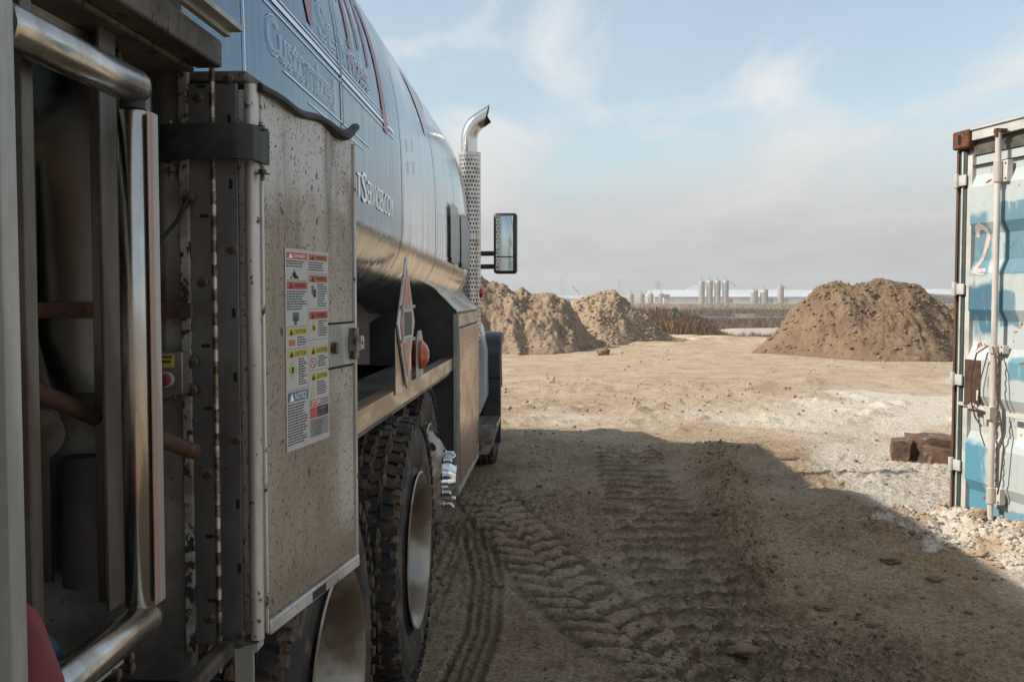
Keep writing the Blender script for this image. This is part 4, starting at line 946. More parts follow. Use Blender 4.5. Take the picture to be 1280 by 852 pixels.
M['clod'] = mat('dirt clod', (.25, .18, .118), .95, 0, c2=(.15, .105, .068), scale=3, bump=.004, bscale=60, spec=.2)
M['palecl'] = mat('pale rubble', (.50, .445, .38), .95, 0, c2=(.31, .23, .155), scale=5, detail=8, lo=.42, hi=.62, bump=.003, bscale=60, spec=.2)
M['suncl'] = mat('dry tan clod', (.36, .27, .185), .95, 0, c2=(.25, .18, .12), scale=3, bump=.003, bscale=50, spec=.2)
rs = np.random.RandomState(4)
n_ = 60000; Yc = np.exp(rs.uniform(math.log(3.0), math.log(11.5), n_)); Xc = rs.uniform(-.25, .62, n_) * (Yc + .6)
ro, ri, mu = masks(Xc, Yc); keep = rs.rand(n_) < np.clip(.05 + .30 * ro ** 3 + .8 * ri + .5 * mu, 0, 1); keep &= Xc < 3.4
Xc, Yc = Xc[keep], Yc[keep]; S = .0028 + .010 * rs.rand(len(Xc)) ** 5 + .012 * (rs.rand(len(Xc)) < .015); S = S * (1 + .05 * Yc)
clods('dirt_crumbs', np.stack([Xc, Yc, hgt(Xc, Yc) + S * .15], -1), S, M['clod'], rs, kind='stuff')
n_ = 9000; Yc = np.exp(rs.uniform(math.log(10.3), math.log(29), n_)); Xc = rs.uniform(-.12, .62, n_) * Yc
pt = np.clip(fbm(Xc, Yc, 2.2, 3, 91) * 3 + .15, 0, 1); pt = np.maximum(pt, .9 * np.exp(-((Yc - 11.6 - .3 * np.sin(Xc * 1.7) + .25 * Xc) / .5) ** 2) * np.clip(fbm(Xc, Yc, .9, 3, 44) * 3 + .3, 0, 1))
keep = rs.rand(n_) < .02 + .45 * pt; Xc, Yc = Xc[keep], Yc[keep]; S = (.006 + .024 * rs.rand(len(Xc)) ** 5) * (.7 + .03 * Yc)
clods('sunlit_crumbs', np.stack([Xc, Yc, hgt(Xc, Yc) + S * .15], -1), S, M['suncl'], rs, kind='stuff')
# a few single lumps one can point at
def lump(px, py, r, mm, name, label, cat, group=None, seed=0, flat=.6):
    p = og(px, py); rn = np.random.RandomState(seed); bm = bmesh.new(); bmesh.ops.create_icosphere(bm, subdivisions=3, radius=r)
    for v in bm.verts:
        k = v.co.normalized(); f = 1 + .5 * float(fbm(np.array([k.x * 2 + seed]), np.array([k.y * 2 + k.z * 3.1]), 1.2, 3, seed)[0]) * 1.2; v.co = Vector((k.x * r * f * 1.2, k.y * r * f, k.z * r * f * flat)); v.co += Vector((p.x, p.y, gz(p.x, p.y) + r * flat * .45))
    return finish(bm, name, M[mm], None, label=label, cat=cat, group=group)
for i, (px, py, r, lab) in enumerate(((1113, 707, .040, 'small dark dirt lump in the shade, right of the tracks and below the container corner'), (1168, 728, .035, 'dark dirt lump just below the pale rubble at the shadow edge'),
        (1030, 764, .032, 'small dark clod on the smooth shaded dirt in the lower right'), (1090, 786, .028, 'flat dark clod nearest the bottom right of the shaded dirt'),
        (930, 826, .055, 'largest muddy clod in the churned dirt at the bottom of the photo'), (622, 732, .028, 'dark clod between the truck tyre and the chevron track'),
        (775, 640, .05, 'raised dark dirt lump between the two track prints'), (755, 443, .16, 'dark clod lying out in front of the low mound'))):
    lump(px, py, r, 'clod' , 'dirt_clod', lab, 'dirt clod', 'single dirt clods on the ground', 20 + i)

# ================================================================== MOUNDS
def pw(x, pts): return np.interp(x, [p[0] for p in pts], [p[1] for p in pts])
def mound(name, label, xr, yc, prof, rep, seed, mats, step=.035, amp=.16, clod_mat='suncl', nclod=2500, skew=0, plateau=False):
    yr = (yc - 3.6, yc + 3.6); gx = np.arange(xr[0], xr[1], step); gy = np.arange(yr[0], yr[1], step); X, Y = np.meshgrid(gx, gy)
    def H(X, Y):
        Xw = X + .35 * fbm(X, Y, 1.4, 2, seed + 1); top_ = pw(Xw, prof); top = np.maximum(top_, .001); yy = Y - yc - .25 * fbm(X, Y, 2.2, 2, seed + 2) - skew * X * 0
        wv = np.maximum(top / rep, .05); t = np.abs(yy) / wv; z = top * (1 - t) ; z = np.where(t < .25, top * (.75 + .25 * (1 - (t / .25) ** 2) - .0), z) if False else top * np.clip(1.10 - np.sqrt(t * t + .06), -2, .88) / .88 if plateau else top * (1 - np.sqrt(t * t + .03) + .17)
        z = np.where(top_ < 0, top_, np.maximum(z, -.6)); env = np.clip(z / .5, -.2, 1)
        rough_ = fbm(X, Y, .75, 2, seed + 3, .6) * amp * 1.2 + fbm(X, Y, .42, 5, seed + 4, .66) * amp * 1.0 - (np.abs(fbm(X, Y, .2, 3, seed + 6, .6)) - .12) * amp * .9
        # downhill runnels
        rough_ = (rough_ + fbm(X * 1.6, Y * .6, .5, 3, seed + 5) * amp * .45) * np.clip(.55 + 1.1 * fbm(X, Y, 1.1, 2, seed + 9) + .3, .25, 1.3)
        return z + np.clip(env, 0, 1) * rough_
    base = hgt(X, Y, dy=np.full(X.shape, .05)); Hm = H(X, Y); Z = np.where(Hm > 0, base + Hm, base - .08 + np.maximum(Hm, -.3) * .3)
    idx = np.arange(X.size).reshape(X.shape); f = np.stack([idx[:-1, :-1], idx[:-1, 1:], idx[1:, 1:], idx[1:, :-1]], -1).reshape(-1, 4)
    keepv = (Hm > -.25).ravel(); f = f[keepv[f].all(1)]; used = np.unique(f); mp_ = -np.ones(X.size, int); mp_[used] = np.arange(len(used))
    V = np.stack([X.ravel(), Y.ravel(), Z.ravel()], -1)[used]; c = np.array([V[:, 0].mean(), yc, V[:, 2].min()])
    o = raw_mesh(name, V - c, mp_[f], M[mats], True, label=label, cat='dirt mound'); o.location = c; o['category'] = 'dirt mound'
    r_ = np.random.RandomState(seed); xs_ = r_.uniform(xr[0], xr[1], nclod * 4); ys_ = yc - np.abs(r_.normal(0, 1.6, nclod * 4)); hm = H(xs_, ys_); k = (hm > .02); xs_, ys_, hm = xs_[k][:nclod], ys_[k][:nclod], hm[k][:nclod]
    S = .008 + .065 * r_.rand(len(xs_)) ** 7; P = np.stack([xs_, ys_, hgt(xs_, ys_, dy=np.full(xs_.shape, .05)) + hm + S * .1], -1)
    cl_ = clods('loose_clods', P - c, S, M[clod_mat], r_, kind='stuff'); cl_.parent = o; cl_.location = (0, 0, 0)
    return o
def raw_mesh_label_fix(o, label, cat): o['label'] = label; o['category'] = cat
_rm = raw_mesh
def raw_mesh(name, verts, faces, mats, smooth=False, attrs=None, label=None, cat=None, group=None, kind=None):
    o = _rm(name, verts, faces, mats, smooth, attrs); return props(o, label, cat, group, kind)
def moundmat(name, a, b_, c, d):
    return mat(name, a, .95, 0, c2=b_, scale=1.3, detail=8, lo=.35, hi=.65, spots=((c, 9, .54, (1, 1, 1), .95, .14), (d, 3.1, .60, (1, 1, 1), .95, .2)), bump=.05, bscale=11, spec=.2)
M['m1'] = moundmat('tan spoil', (.325, .24, .162), (.25, .18, .12), (.15, .105, .07), (.41, .325, .24))
M['m2'] = moundmat('yellowish spoil', (.38, .29, .19), (.30, .215, .14), (.18, .125, .08), (.48, .41, .32))
M['m3'] = moundmat('brown spoil', (.215, .148, .093), (.165, .112, .070), (.105, .070, .044), (.26, .185, .12))
k1_ = 1244 / 27.3
mound('dirt_mound', 'long rough tan dirt mound rising behind the truck cab', (-8.5, 1.9), 27.6,
      [(-9, .0), (-7.5, 1.5), (-5, 2.3), (-3.2, 2.25), (-2.3, 2.05), (-1.9, 1.72), (-1.45, 1.62), (-1.25, 1.72), (-1.0, 1.50), (-.33, 1.42), (.15, 1.08), (.5, .55), (.95, .12), (1.3, -.1), (3, -.3)], .78, 101, 'm1', amp=.22)
mound('dirt_mound', 'smaller pale yellowish dirt mound right of the long tan one, dark bushes behind it', (-.6, 4.6), 30.6,
      [(-1, -.1), (-.3, .1), (.2, .8), (.45, 1.25), (1.0, 1.50), (1.5, 1.40), (1.9, 1.18), (2.3, .86), (2.9, .5), (3.6, .12), (4.2, -.15), (6, -.3)], .85, 202, 'm2', amp=.20, clod_mat='suncl')
mound('dirt_mound', 'large brown domed dirt mound beside the container', (4.3, 13.2), 25.4,
      [(4, -.2), (4.75, .0), (5.05, .25), (5.5, .70), (6.0, 1.25), (6.45, 1.68), (6.75, 1.84), (7.9, 1.90), (8.5, 1.78), (9.2, 1.35), (9.8, 1.0), (10.8, .7), (12, .2), (12.8, -.1), (14, -.3)], .66, 303, 'm3', amp=.20, plateau=True, clod_mat='clod', nclod=2600)

# ================================================================== CONTAINER
cA = oy(1187, 637, 6.70); cB = oy(1280, 672, 6.00)
tdir = Vector((cB.x - cA.x, cB.y - cA.y, 0)).normalized(); ang = math.atan2(tdir.y, tdir.x)
K = empty('shipping_container', (cA.x, cA.y, -.045), ang, 'weathered blue and pale grey shipping container with rusty corner, locking bars and a painted 2', 'shipping container', local=True)
# local frame: x along the doors (towards the camera), y = into the container, z up ; outside is -y
WL, HL, DL = 2.438, 2.59, 6.06
PALE = (.40, .445, .435); BLUE = (.12, .225, .285); DBLUE = (.06, .155, .22)
def lockmat(nm):
    return mat(nm, PALE, .55, 0, c2=(.42, .46, .46), scale=5, detail=7,
        masks=((BLUE, (.02, .33, None, 0, 1.66 - 1.15, 2.04 - 1.15, .022, .10)), (BLUE, (.44, 1.2, None, 0, 1.66 - 1.15, 2.10 - 1.15, .008, .05)),
               (DBLUE, (.05, .40, None, 0, 1.28 - 1.15, 1.60 - 1.15, .025, .10)), (PALE, (.00, .10, None, 0, 1.38 - 1.15, 1.62 - 1.15, .01, .09)),
               (BLUE, (.42, .60, None, 0, 1.34 - 1.15, 1.56 - 1.15, .01, .06)), ((.09, .26, .36), (.0, .36, None, 0, .02 - 1.15, .60 - 1.15, .03, .14)),
               ((.15, .28, .36), (.36, .9, None, 0, -.1 - 1.15, .22 - 1.15, .01, .10)), ((.12, .27, .35), (.56, .9, None, 0, 1.02 - 1.15, 1.16 - 1.15, .01, .06)), ((.60, .60, .57), (.16, .30, None, 0, 1.04 - 1.15, 1.24 - 1.15, .01, .05)),
               ((.62, .62, .60), (.60, .9, None, 0, .62 - 1.15, .78 - 1.15, .005, .01))),
        spots=(((.44, .48, .47), 11, .57, (1, 1, .35), .6, .22), ((.34, .25, .19), 6, .58, (2.5, 2.5, .16), .7, .30), ((.20, .085, .04), 8, .66, (1, 1, 1.0), .85, .03), ((.22, .11, .06), 45, .66, (1, 1, .5), .8, .04), ((.16, .07, .035), 5, .70, (3, 3, .25), .8, .04)), bump=.0012, bscale=18)
M['cdoor'] = lockmat('blistered container paint')
M['crust'] = mat('rusted casting', (.16, .055, .028), .85, .1, c2=(.09, .035, .02), scale=14, spots=(((.24, .10, .05), 30, .6, (1, 1, 1), .9, .1),), bump=.002)
M['cpost'] = mat('rust streaked post', (.085, .05, .032), .8, .1, c2=(.14, .065, .035), scale=12, stretch=(1, 1, .2), bump=.0015)
M['gasket'] = mat('green door gasket', (.035, .06, .05), .7, 0, c2=(.06, .07, .055), scale=20, stretch=(1, 1, .2), bump=.001)
M['cpale'] = mat('pale container steel', (.52, .50, .46), .55, 0, c2=(.40, .40, .37), scale=6, spots=((RUST, 10, .68, (1, 1, 1), .9, .05), ((.26, .12, .07), 40, .68, (1, 1, .6), .9, .05)), bump=.001)
M['rod'] = mat('pale lock rod', (.60, .55, .49), .45, .1, c2=(.48, .43, .38), scale=6, stretch=(1, 1, .3), spots=((RUST, 16, .71, (1, 1, .6), .9, .04),), bump=.0005)
M['cside'] = mat('container side blue', (.10, .27, .36), .55, 0, c2=(.36, .40, .40), scale=1.3, detail=8, lo=.5, hi=.6, spots=((RUST, 4, .66, (1, 1, .5), .9, .05),), bump=.001)
M['hdr'] = mat('dark header gap', (.07, .065, .055), .7, .1, c2=(.12, .10, .075), scale=10)
M['num'] = mat('salmon paint', (.56, .43, .37), .6, 0, c2=(.38, .36, .35), scale=26, lo=.45, hi=.62)
M['plate'] = mat('rust brown plate', (.055, .035, .025), .7, .2, c2=(.11, .055, .035), scale=15, bump=.001)
OC = Vector((0, 0, 0))
def kb(mb, name, mm, bev=.002, parent=K, **kw): return mb.build(name, M[mm], parent, bev, **kw)
# shell
b = MB(); b.b2((.06, .10, .12), (WL - .06, DL - .02, HL - .03)); kb(b, 'body', 'cside', .004)
for x0, x1_ in ((.0, .06), (WL - .06, WL)):      # corrugated long sides
    b = MB(); n = 20
    for i in range(n):
        ya = .25 + i * (DL - .5) / n; st_ = (DL - .5) / n; xo = x0 if x0 < 1 else x1_
        s_ = -1 if x0 < 1 else 1
        b.prism([(xo - s_ * .03, ya, .16), (xo - s_ * .03, ya + st_, .16), (xo, ya + st_ * .72, .16), (xo, ya + st_ * .28, .16)], (0, 0, HL - .30))
    kb(b, 'side_panel', 'cside', 0)
for x0 in (0, WL - .075):                         # posts at the door end
    m_ = 1 if x0 < 1 else -1; xs0 = x0 if x0 < 1 else WL
    b = MB(); b.b2((xs0, 0, .12), (xs0 + m_ * .022, .10, HL - .12)); b.b2((xs0 + m_ * .022, .045, .12), (xs0 + m_ * .1, .12, HL - .12)); kb(b, 'corner_post', 'cpost', .003)
    for g0_, g1_, gm in ((.026, .046, 'gasket'), (.052, .066, 'cpale'), (.070, .090, 'gasket')):
        b = MB(); b.b2((xs0 + m_ * g0_, .008 if gm == 'gasket' else .0, .13), (xs0 + m_ * g1_, .044, HL - .13)); kb(b, 'gasket_strip', gm, .003)
    b = MB(); b.b2((x0, DL - .1, .12), (x0 + .08, DL, HL - .12)); kb(b, 'corner_post', 'cside', .003)
def casting(x0, y0, z0, sx, sy):
    b = MB(); b.b2((x0, y0, z0), (x0 + .162, y0 + .178, z0 + .118)); o = kb(b, 'corner_casting', 'crust', .014)
    hy = y0 - .001 if sy < 0 else y0 + .179
    b = MB(); pts = []
    for i in range(16):
        a = 2 * math.pi * i / 16; pts.append((x0 + .081 + .020 * math.cos(a), hy, z0 + .059 + .018 * math.sin(a) + (.016 if math.sin(a) > 0 else -.016)))
    b.prism(pts, (0, .0006 if sy > 0 else -.0006, 0)); b.build('casting_hole', M['hole'], o)
for x0 in (-.012, WL - .150):
    for y0, sy in ((-.03, -1), (DL - .16, 1)):
        for z0 in (0, HL - .118): casting(x0, y0, z0, 0, sy)
b = MB(); b.b2((.15, .0, HL - .075), (WL - .15, .10, HL - .004)); b.b2((.15, -.012, HL - .012), (WL - .15, .0, HL)); kb(b, 'header', 'cpale', .003)
b = MB(); b.b2((.15, .035, HL - .150), (WL - .15, .05, HL - .075)); b.b2((.10, .02, HL - .17), (WL - .10, .034, HL - .11)); kb(b, 'header_gap', 'hdr', .002)
b = MB(); b.b2((.15, .004, .0), (WL - .15, .10, .13)); kb(b, 'sill', 'cside', .003)
# doors: pressed panels with horizontal folds
def fold_profile():
    zs, yy = [], []; P_ = [(.16, 0), (.30, 0), (.36, .036), (.58, .036), (.66, 0)]
    per = (HL - .17 - .16 - .36) / 4.0
    out_ = [(.15, .030), (.20, .030)]; z = .20
    pat = []
    for k in range(4):
        z0 = .22 + k * .545; pat += [(z0 + .06, .030), (z0 + .13, -.006), (z0 + .36, -.006), (z0 + .44, .030)]
    return [(.150, .030)] + pat + [(HL - .170, .030)]
fp = fold_profile()
def cdoor(x0, x1_, first):
    b = MB(); n = len(fp); g0 = [b._v((x0 + .055, y, z)) for z, y in fp]; g1 = [b._v((x1_ - .055, y, z)) for z, y in fp]
    h0 = [b._v((x0 + .055, .055, z)) for z, y in fp]; h1 = [b._v((x1_ - .055, .055, z)) for z, y in fp]
    for i in range(n - 1):
        b.face([g0[i], g1[i], g1[i + 1], g0[i + 1]]); b.face([h0[i + 1], h1[i + 1], h1[i], h0[i]])
        b.face([g0[i], g0[i + 1], h0[i + 1], h0[i]]); b.face([g1[i], h1[i], h1[i + 1], g1[i + 1]])
    b.face([g0[0], h0[0], h1[0], g1[0]]); b.face([g0[-1], g1[-1], h1[-1], h0[-1]])
    bm = b.bm
    # keep the mesh origin where the paint masks expect it
    bmesh.ops.recalc_face_normals(bm, faces=bm.faces)
    me_o = Vector((0 if first else x0 - .02, 0, 1.15)); me = bpy.data.meshes.new('door')
    for v in bm.verts: v.co -= me_o
    bm.to_mesh(me); bm.free(); me.materials.append(M['cdoor']); d_ = bpy.data.objects.new('door', me); col.objects.link(d_); d_.parent = K; d_.location = me_o; ORG[d_] = me_o
    bv = d_.modifiers.new('bevel', 'BEVEL'); bv.width = .006; bv.segments = 2; bv.limit_method = 'ANGLE'
    for a, c in ((x0 + .008, x0 + .055), (x1_ - .055, x1_ - .008)):
        b = MB(); b.b2((a, .004, .150), (c, .050, HL - .165)); b.build('door_frame', M['cpale'], d_, .003)
    for a, c in ((x0 - .018, x0 + .006), ): 
        b = MB(); b.b2((a, .010, .14), (a + .010, .05, HL - .15)); b.b2((a + .014, .014, .14), (c, .05, HL - .15)); b.build('door_seal', M['gasket'], d_, .002)
    b = MB(); b.b2((x0 + .02, .006, HL - .235), (x1_ - .02, .028, HL - .232)); b.build('seam_line', M['cpost'], d_)
    return d_
dA = cdoor(.10, 1.219, True); dB = cdoor(1.222, WL - .10, False)
for d_, xs_ in ((dA, (.475, .93)), (dB, (1.50, 1.96))):
    for xr in xs_:
        b = MB(); b.cyl((xr, -.048, .05), (xr, -.048, HL - .07), .0185, 20); rod = b.build('lock_rod', M['rod'], d_)
        for zz, hh in ((HL - .31, .13), (1.20, .05), (.30, .10)):
            b = MB(); b.b2((xr - .045, -.030, zz - hh / 2), (xr + .060, .010, zz + hh / 2)); b.cyl((xr, -.048, zz - hh / 2), (xr, -.048, zz + hh / 2), .026, 20)
            b.build('rod_bracket', M['rod'], d_, .003)
            for dz_ in (-.35, .35):
                b = MB(); b.lathe([(0, .0001), (0, .006), (-.006, .005), (-.008, .0001)], (xr + .048, -.030, zz + dz_ * hh), 'y', 10); b.build('rivet', M['crust'], d_)
        b = MB(); b.b2((xr - .035, -.060, HL - .075), (xr + .035, -.012, HL - .055)); b.b2((xr - .014, -.070, HL - .105), (xr + .014, -.040, HL - .05)); b.build('cam_lock', M['crust'], d_, .003)
        b = MB(); b.b2((xr - .035, -.060, .055), (xr + .035, -.0, .08)); b.build('cam_lock', M['crust'], d_, .003)
# handle, seal wire and chain on the first rod
b = MB(); b.tube([(.475, -.075, .82), (.40, -.085, .83), (.34, -.07, .84), (.27, -.05, .845)], .009, 10); b.b2((.22, -.04, .81), (.44, -.02, .835)); kb(b, 'door_handle', 'rod', .002, dA)
b = MB(); b.b2((.46, -.085, .77), (.50, -.02, .85)); b.b2((.60, -.05, .80), (.95, -.03, .825)); b.b2((.39, -.05, .72), (.42, -.02, .79)); kb(b, 'handle_hub', 'rod', .003, dA)
b = MB(); b.tube([(.455, -.075, 1.22), (.37, -.09, 1.17), (.33, -.10, 1.02), (.335, -.10, .88), (.37, -.09, .77), (.42, -.08, .72)], .0055, 8)
b.tube([(.50, -.075, 1.22), (.56, -.09, 1.12), (.575, -.10, .98), (.57, -.08, .86)], .0045, 8); b.tube([(.45, -.07, 1.18), (.41, -.09, 1.0), (.39, -.09, .85), (.41, -.08, .68), (.44, -.07, .60)], .004, 8)
b.tube([(.54, -.05, .83), (.60, -.06, .62), (.58, -.06, .42), (.54, -.05, .32)], .005, 8); kb(b, 'seal_wire', 'cpost', 0, dA)
for k in range(24):
    b = MB(); z = 1.16 - k * .032; b.tube([(.535 + (.006 if k % 2 else -.006), -.058, z), (.535 - (.006 if k % 2 else -.006), -.058, z - .026)], .006, 6); kb(b, 'chain_link', 'cpost', 0, dA)
b = MB(); b.b2((.145, -.014, .84), (.30, -.0075, 1.12)); b.b2((.145, -.018, .825), (.30, -.008, .842)); kb(b, 'dark_plate', 'plate', .003, dA)
b = MB(); b.b2((.275, -.019, .865), (.30, -.015, .93)); kb(b, 'plate_label', 'dwhite', .001, dA)
b = MB(); b.b2((.08, -.012, .815), (.44, .0, .838)); kb(b, 'plate_ledge', 'cpale', .003, dA)
for d_, x0, s_ in ((dA, .0, 1), (dB, WL, -1)):
    for zz in (.42, .98, 1.57, 2.27):
        b = MB(); xa, xb = (x0 + .004, x0 + .12) if s_ > 0 else (x0 - .12, x0 - .004); b.b2((xa, -.018, zz - .035), (xb, -.006, zz + .035)); xc = xa + .03 if s_ > 0 else xb - .03
        b.cyl((xc, -.022, zz - .045), (xc, -.022, zz + .045), .017, 14); b.build('hinge', M['cpale'], d_, .003)
# painted 2
c = bpy.data.curves.new('t', 'CURVE'); c.dimensions = '2D'
pts2 = [(-.055, .10), (-.035, .145), (.005, .16), (.045, .14), (.055, .09), (.035, .03), (.0, -.04), (-.045, -.105), (-.055, -.13), (-.02, -.12), (.02, -.128), (.062, -.125)]
b = MB()
for i in range(len(pts2) - 1):
    p, q = Vector(pts2[i]), Vector(pts2[i + 1]); dd = (q - p).normalized(); nn = Vector((-dd.y, dd.x)) * (.0185 + .003 * math.sin(i * 2.1))
    p2_, q2_ = p - dd * .006, q + dd * .006
    for j2 in range(4):
        ra, rb = p2_.lerp(q2_, j2 / 4), p2_.lerp(q2_, (j2 + 1) / 4)
        b.prism([(.245 + v.x, float(np.interp(1.805 + v.y, [f_[0] for f_ in fp], [f_[1] for f_ in fp])) - .0012 - .0001 * i, 1.805 + v.y) for v in (ra + nn, rb + nn, rb - nn, ra - nn)], (0, -.0006, 0))
# 2 sits on the outer fold face; move it to the local sheet depth
kb(b, 'painted_number', 'num', 0, dA)
# rubble heaped against the container foot
rub = np.random.RandomState(8)
def heap():
    st_ = .012; gx = np.arange(1.9, 3.6, st_); gy = np.arange(3.6, 7.2, st_); X, Y = np.meshgrid(gx, gy)
    rel = (X - cA.x) * tdir.y * -1 + (Y - cA.y) * tdir.x  # signed distance, positive outside? checked below
    nx, ny = tdir.y, -tdir.x
    dist = (X - cA.x) * nx + (Y - cA.y) * ny; alng = (X - cA.x) * tdir.x + (Y - cA.y) * tdir.y
    return X, Y, dist, alng
X, Y, dist, alng = heap()
def heap_h(X, Y):
    nx, ny = tdir.y, -tdir.x
    dist = -((X - cA.x) * nx + (Y - cA.y) * ny) if ((-CAM.x * 0 + (1.9 - cA.x) * nx + (5 - cA.y) * ny) < 0) else ((X - cA.x) * nx + (Y - cA.y) * ny)
    alng = (X - cA.x) * tdir.x + (Y - cA.y) * tdir.y
    wv = .46 + .16 * np.sin(alng * 2.4 + .6) + .3 * fbm(X, Y, .5, 3, 51); t = np.clip(1 - np.abs(dist - .02) / np.maximum(wv, .1), 0, 1)
    h = (.075 * t ** 1.2 + .0) * sst(alng, -.25, .12) * (.75 + .25 * np.sin(alng * 3.3)) * (1 - sst(alng, 2.2, 2.6))
    return h + (fbm(X, Y, .16, 5, 52, .65) * .095 + .002) * sst(t, 0, .25) * sst(alng, -.3, .1)
Hh = heap_h(X, Y); Zh = hgt(X, Y) + Hh - .012
idx = np.arange(X.size).reshape(X.shape); f = np.stack([idx[:-1, :-1], idx[:-1, 1:], idx[1:, 1:], idx[1:, :-1]], -1).reshape(-1, 4)
kv = (Hh > .004).ravel(); f = f[kv[f].any(1)]; used = np.unique(f); mp_ = -np.ones(X.size, int); mp_[used] = np.arange(len(used))
hp = raw_mesh('rubble_heap', np.stack([X.ravel(), Y.ravel(), Zh.ravel()], -1)[used], mp_[f], M['palecl'], True, kind='stuff')
xr = rub.uniform(1.9, 3.3, 30000); yr = rub.uniform(3.8, 7.1, 30000); hh = heap_h(xr, yr); k = (hh > .012) | ((hh > -.02) & (rub.rand(30000) < .02) & (xr > 2.15)); xr, yr, hh = xr[k], yr[k], hh[k]
S = .003 + .020 * rub.rand(len(xr)) ** 7
clods('rubble_lumps', np.stack([xr, yr, hgt(xr, yr) + np.maximum(hh, 0) + S * .1 - .01], -1), S, [M['palecl']], rub, kind='stuff')
for i, (px, py, r, mm, lab) in enumerate(((1217, 668, .075, 'suncl', 'brown earthy lump at the foot of the container door'), (1150, 655, .05, 'palecl', 'whitish lump at the left edge of the rubble heap'), (1224, 700, .045, 'suncl', 'small brown clod on the lower slope of the pale rubble'), (1207, 650, .04, 'crust', 'rust coloured lump under the container corner'))):
    o = lump(px, py, r, mm, 'rubble_stone', lab, 'rubble lump', 'lumps in the rubble heap', 60 + i); o.location.z += max(0, float(heap_h(np.array([o.location.x]), np.array([o.location.y]))[0])) * .7

# ---- rusty broken block lying in the sun behind the container corner
bp = og(1150, 575); b = MB(); b.M = Matrix.Translation((bp.x, bp.y, gz(bp.x, bp.y) - .02)) @ Matrix.Rotation(R(-14), 4, 'Z')
M['rblock'] = mat('rusty concrete block', (.17, .10, .065), .9, 0, c2=(.10, .06, .045), scale=8, spots=(((.30, .22, .15), 12, .6, (1, 1, 1), .9, .1),), bump=.006, bscale=20)
def rough_block(lo, hi, seed):
    bb = bmesh.new(); bmesh.ops.create_cube(bb, size=1); bmesh.ops.subdivide_edges(bb, edges=bb.edges, cuts=7, use_grid_fill=True)
    for v in bb.verts:
        p = Vector([(lo[i] + hi[i]) / 2 + v.co[i] * (hi[i] - lo[i]) for i in range(3)])
        k = Vector((float(fbm(np.array([p.y * 1 + seed]), np.array([p.z + p.x * .7]), .12, 3, seed)[0]), float(fbm(np.array([p.x + seed]), np.array([p.z - p.y]), .12, 3, seed + 3)[0]), float(fbm(np.array([p.x - seed]), np.array([p.y]), .12, 3, seed + 5)[0])))
        v.co = b.M @ (p + k * .045)
    off = len(b.bm.verts); me = bpy.data.meshes.new('t'); bb.to_mesh(me); bb.free(); b.bm.from_mesh(me); bpy.data.meshes.remove(me)
rough_block((-.24, -.14, .0), (-.09, .18, .21), 3); rough_block((-.12, -.02, .02), (.55, .22, .24), 7); rough_block((-.02, -.13, .0), (.55, .0, .17), 9)
b.build('broken_block', M['rblock'], None, .004, label='rusty brown broken concrete block lying on sunlit dirt left of the container', cat='broken block')

# ================================================================== FAR LAND
b = MB(); b.quad([(14, 172, -4.0), (190, 172, -4.0), (190, 262, -4.0), (14, 262, -4.0)]); b.build('pond_water', mat('pond water', (.16, .17, .16), .12, 0, bump=.02, bscale=.6, spec=.5), None, kind='structure')
def blades(name, X, Y, Hn, wv, mats, seed, lean=.25, **kw):
    r_ = np.random.RandomState(seed); n = len(X); Z = hgt(X, Y, dy=np.full(n, 1.0)) - .05; a = r_.uniform(0, math.pi, n); dx, dy = np.cos(a) * wv, np.sin(a) * wv
    lx, ly = r_.normal(0, lean, n) * Hn, r_.normal(0, lean, n) * Hn
    V = np.stack([np.stack([X - dx, Y - dy, Z], -1), np.stack([X + dx, Y + dy, Z], -1), np.stack([X + lx + dx * .5, Y + ly, Z + Hn * .8], -1), np.stack([X + lx * 1.2 - dx * .2, Y + ly * 1.2, Z + Hn], -1)], 1)
    F_ = np.arange(n * 4).reshape(n, 4); return raw_mesh(name, V.reshape(-1, 3), F_, mats, False, **kw)
M['reedb'] = mat('brown reeds', (.235, .145, .088), .95, 0, c2=(.13, .085, .052), scale=.4, spots=(((.22, .15, .09), 1.2, .6, (1, 1, 1), .9, .2),), spec=.1)
M['reedd'] = mat('dark scrub', (.14, .09, .056), .95, 0, c2=(.17, .12, .07), scale=.3, spots=(((.07, .075, .045), .5, .58, (1, 1, 1), .9, .15),), spec=.1)
M['straw'] = mat('straw grass', (.36, .27, .175), .95, 0, c2=(.26, .19, .12), scale=.15, spec=.1)
M['green'] = mat('grey green shrub', (.16, .17, .11), .9, 0, c2=(.11, .12, .075), scale=1.5, spec=.1)
rv = np.random.RandomState(17)
def scat(n, x0, x1_, y0, y1_, cond=None, slope=0.0):
    Y = rv.uniform(y0, y1_, n); X = rv.uniform(x0, x1_, n) * (Y if slope else 1)
    if cond is not None: k = cond(X, Y); X, Y = X[k], Y[k]
    return X, Y
clump = lambda X, Y, wl, th, s: fbm(X, Y, wl, 3, s) > th
X, Y = scat(60000, -.02, .17, 42, 104, lambda X, Y: clump(X, Y, 5, -.12, 301), 1); Hn = (.55 + 1.0 * np.clip(fbm(X, Y, 7, 3, 302) + .4, 0, 1)) * rv.uniform(.6, 1.1, len(X))
Hn *= 1.15 - .75 * sst(X / Y, .06, .165) + .4 * fbm(X, Y, 6, 3, 303) ; blades('brown_reeds', X, Y, Hn, .035, M['reedb'], 31, kind='stuff')
X, Y = scat(26000, .13, .30, 78, 106, lambda X, Y: clump(X, Y, 4, -.05, 311), 1); Hn = rv.uniform(.25, .75, len(X)); blades('low_scrub', X, Y, Hn, .05, M['reedd'], 32, kind='stuff')
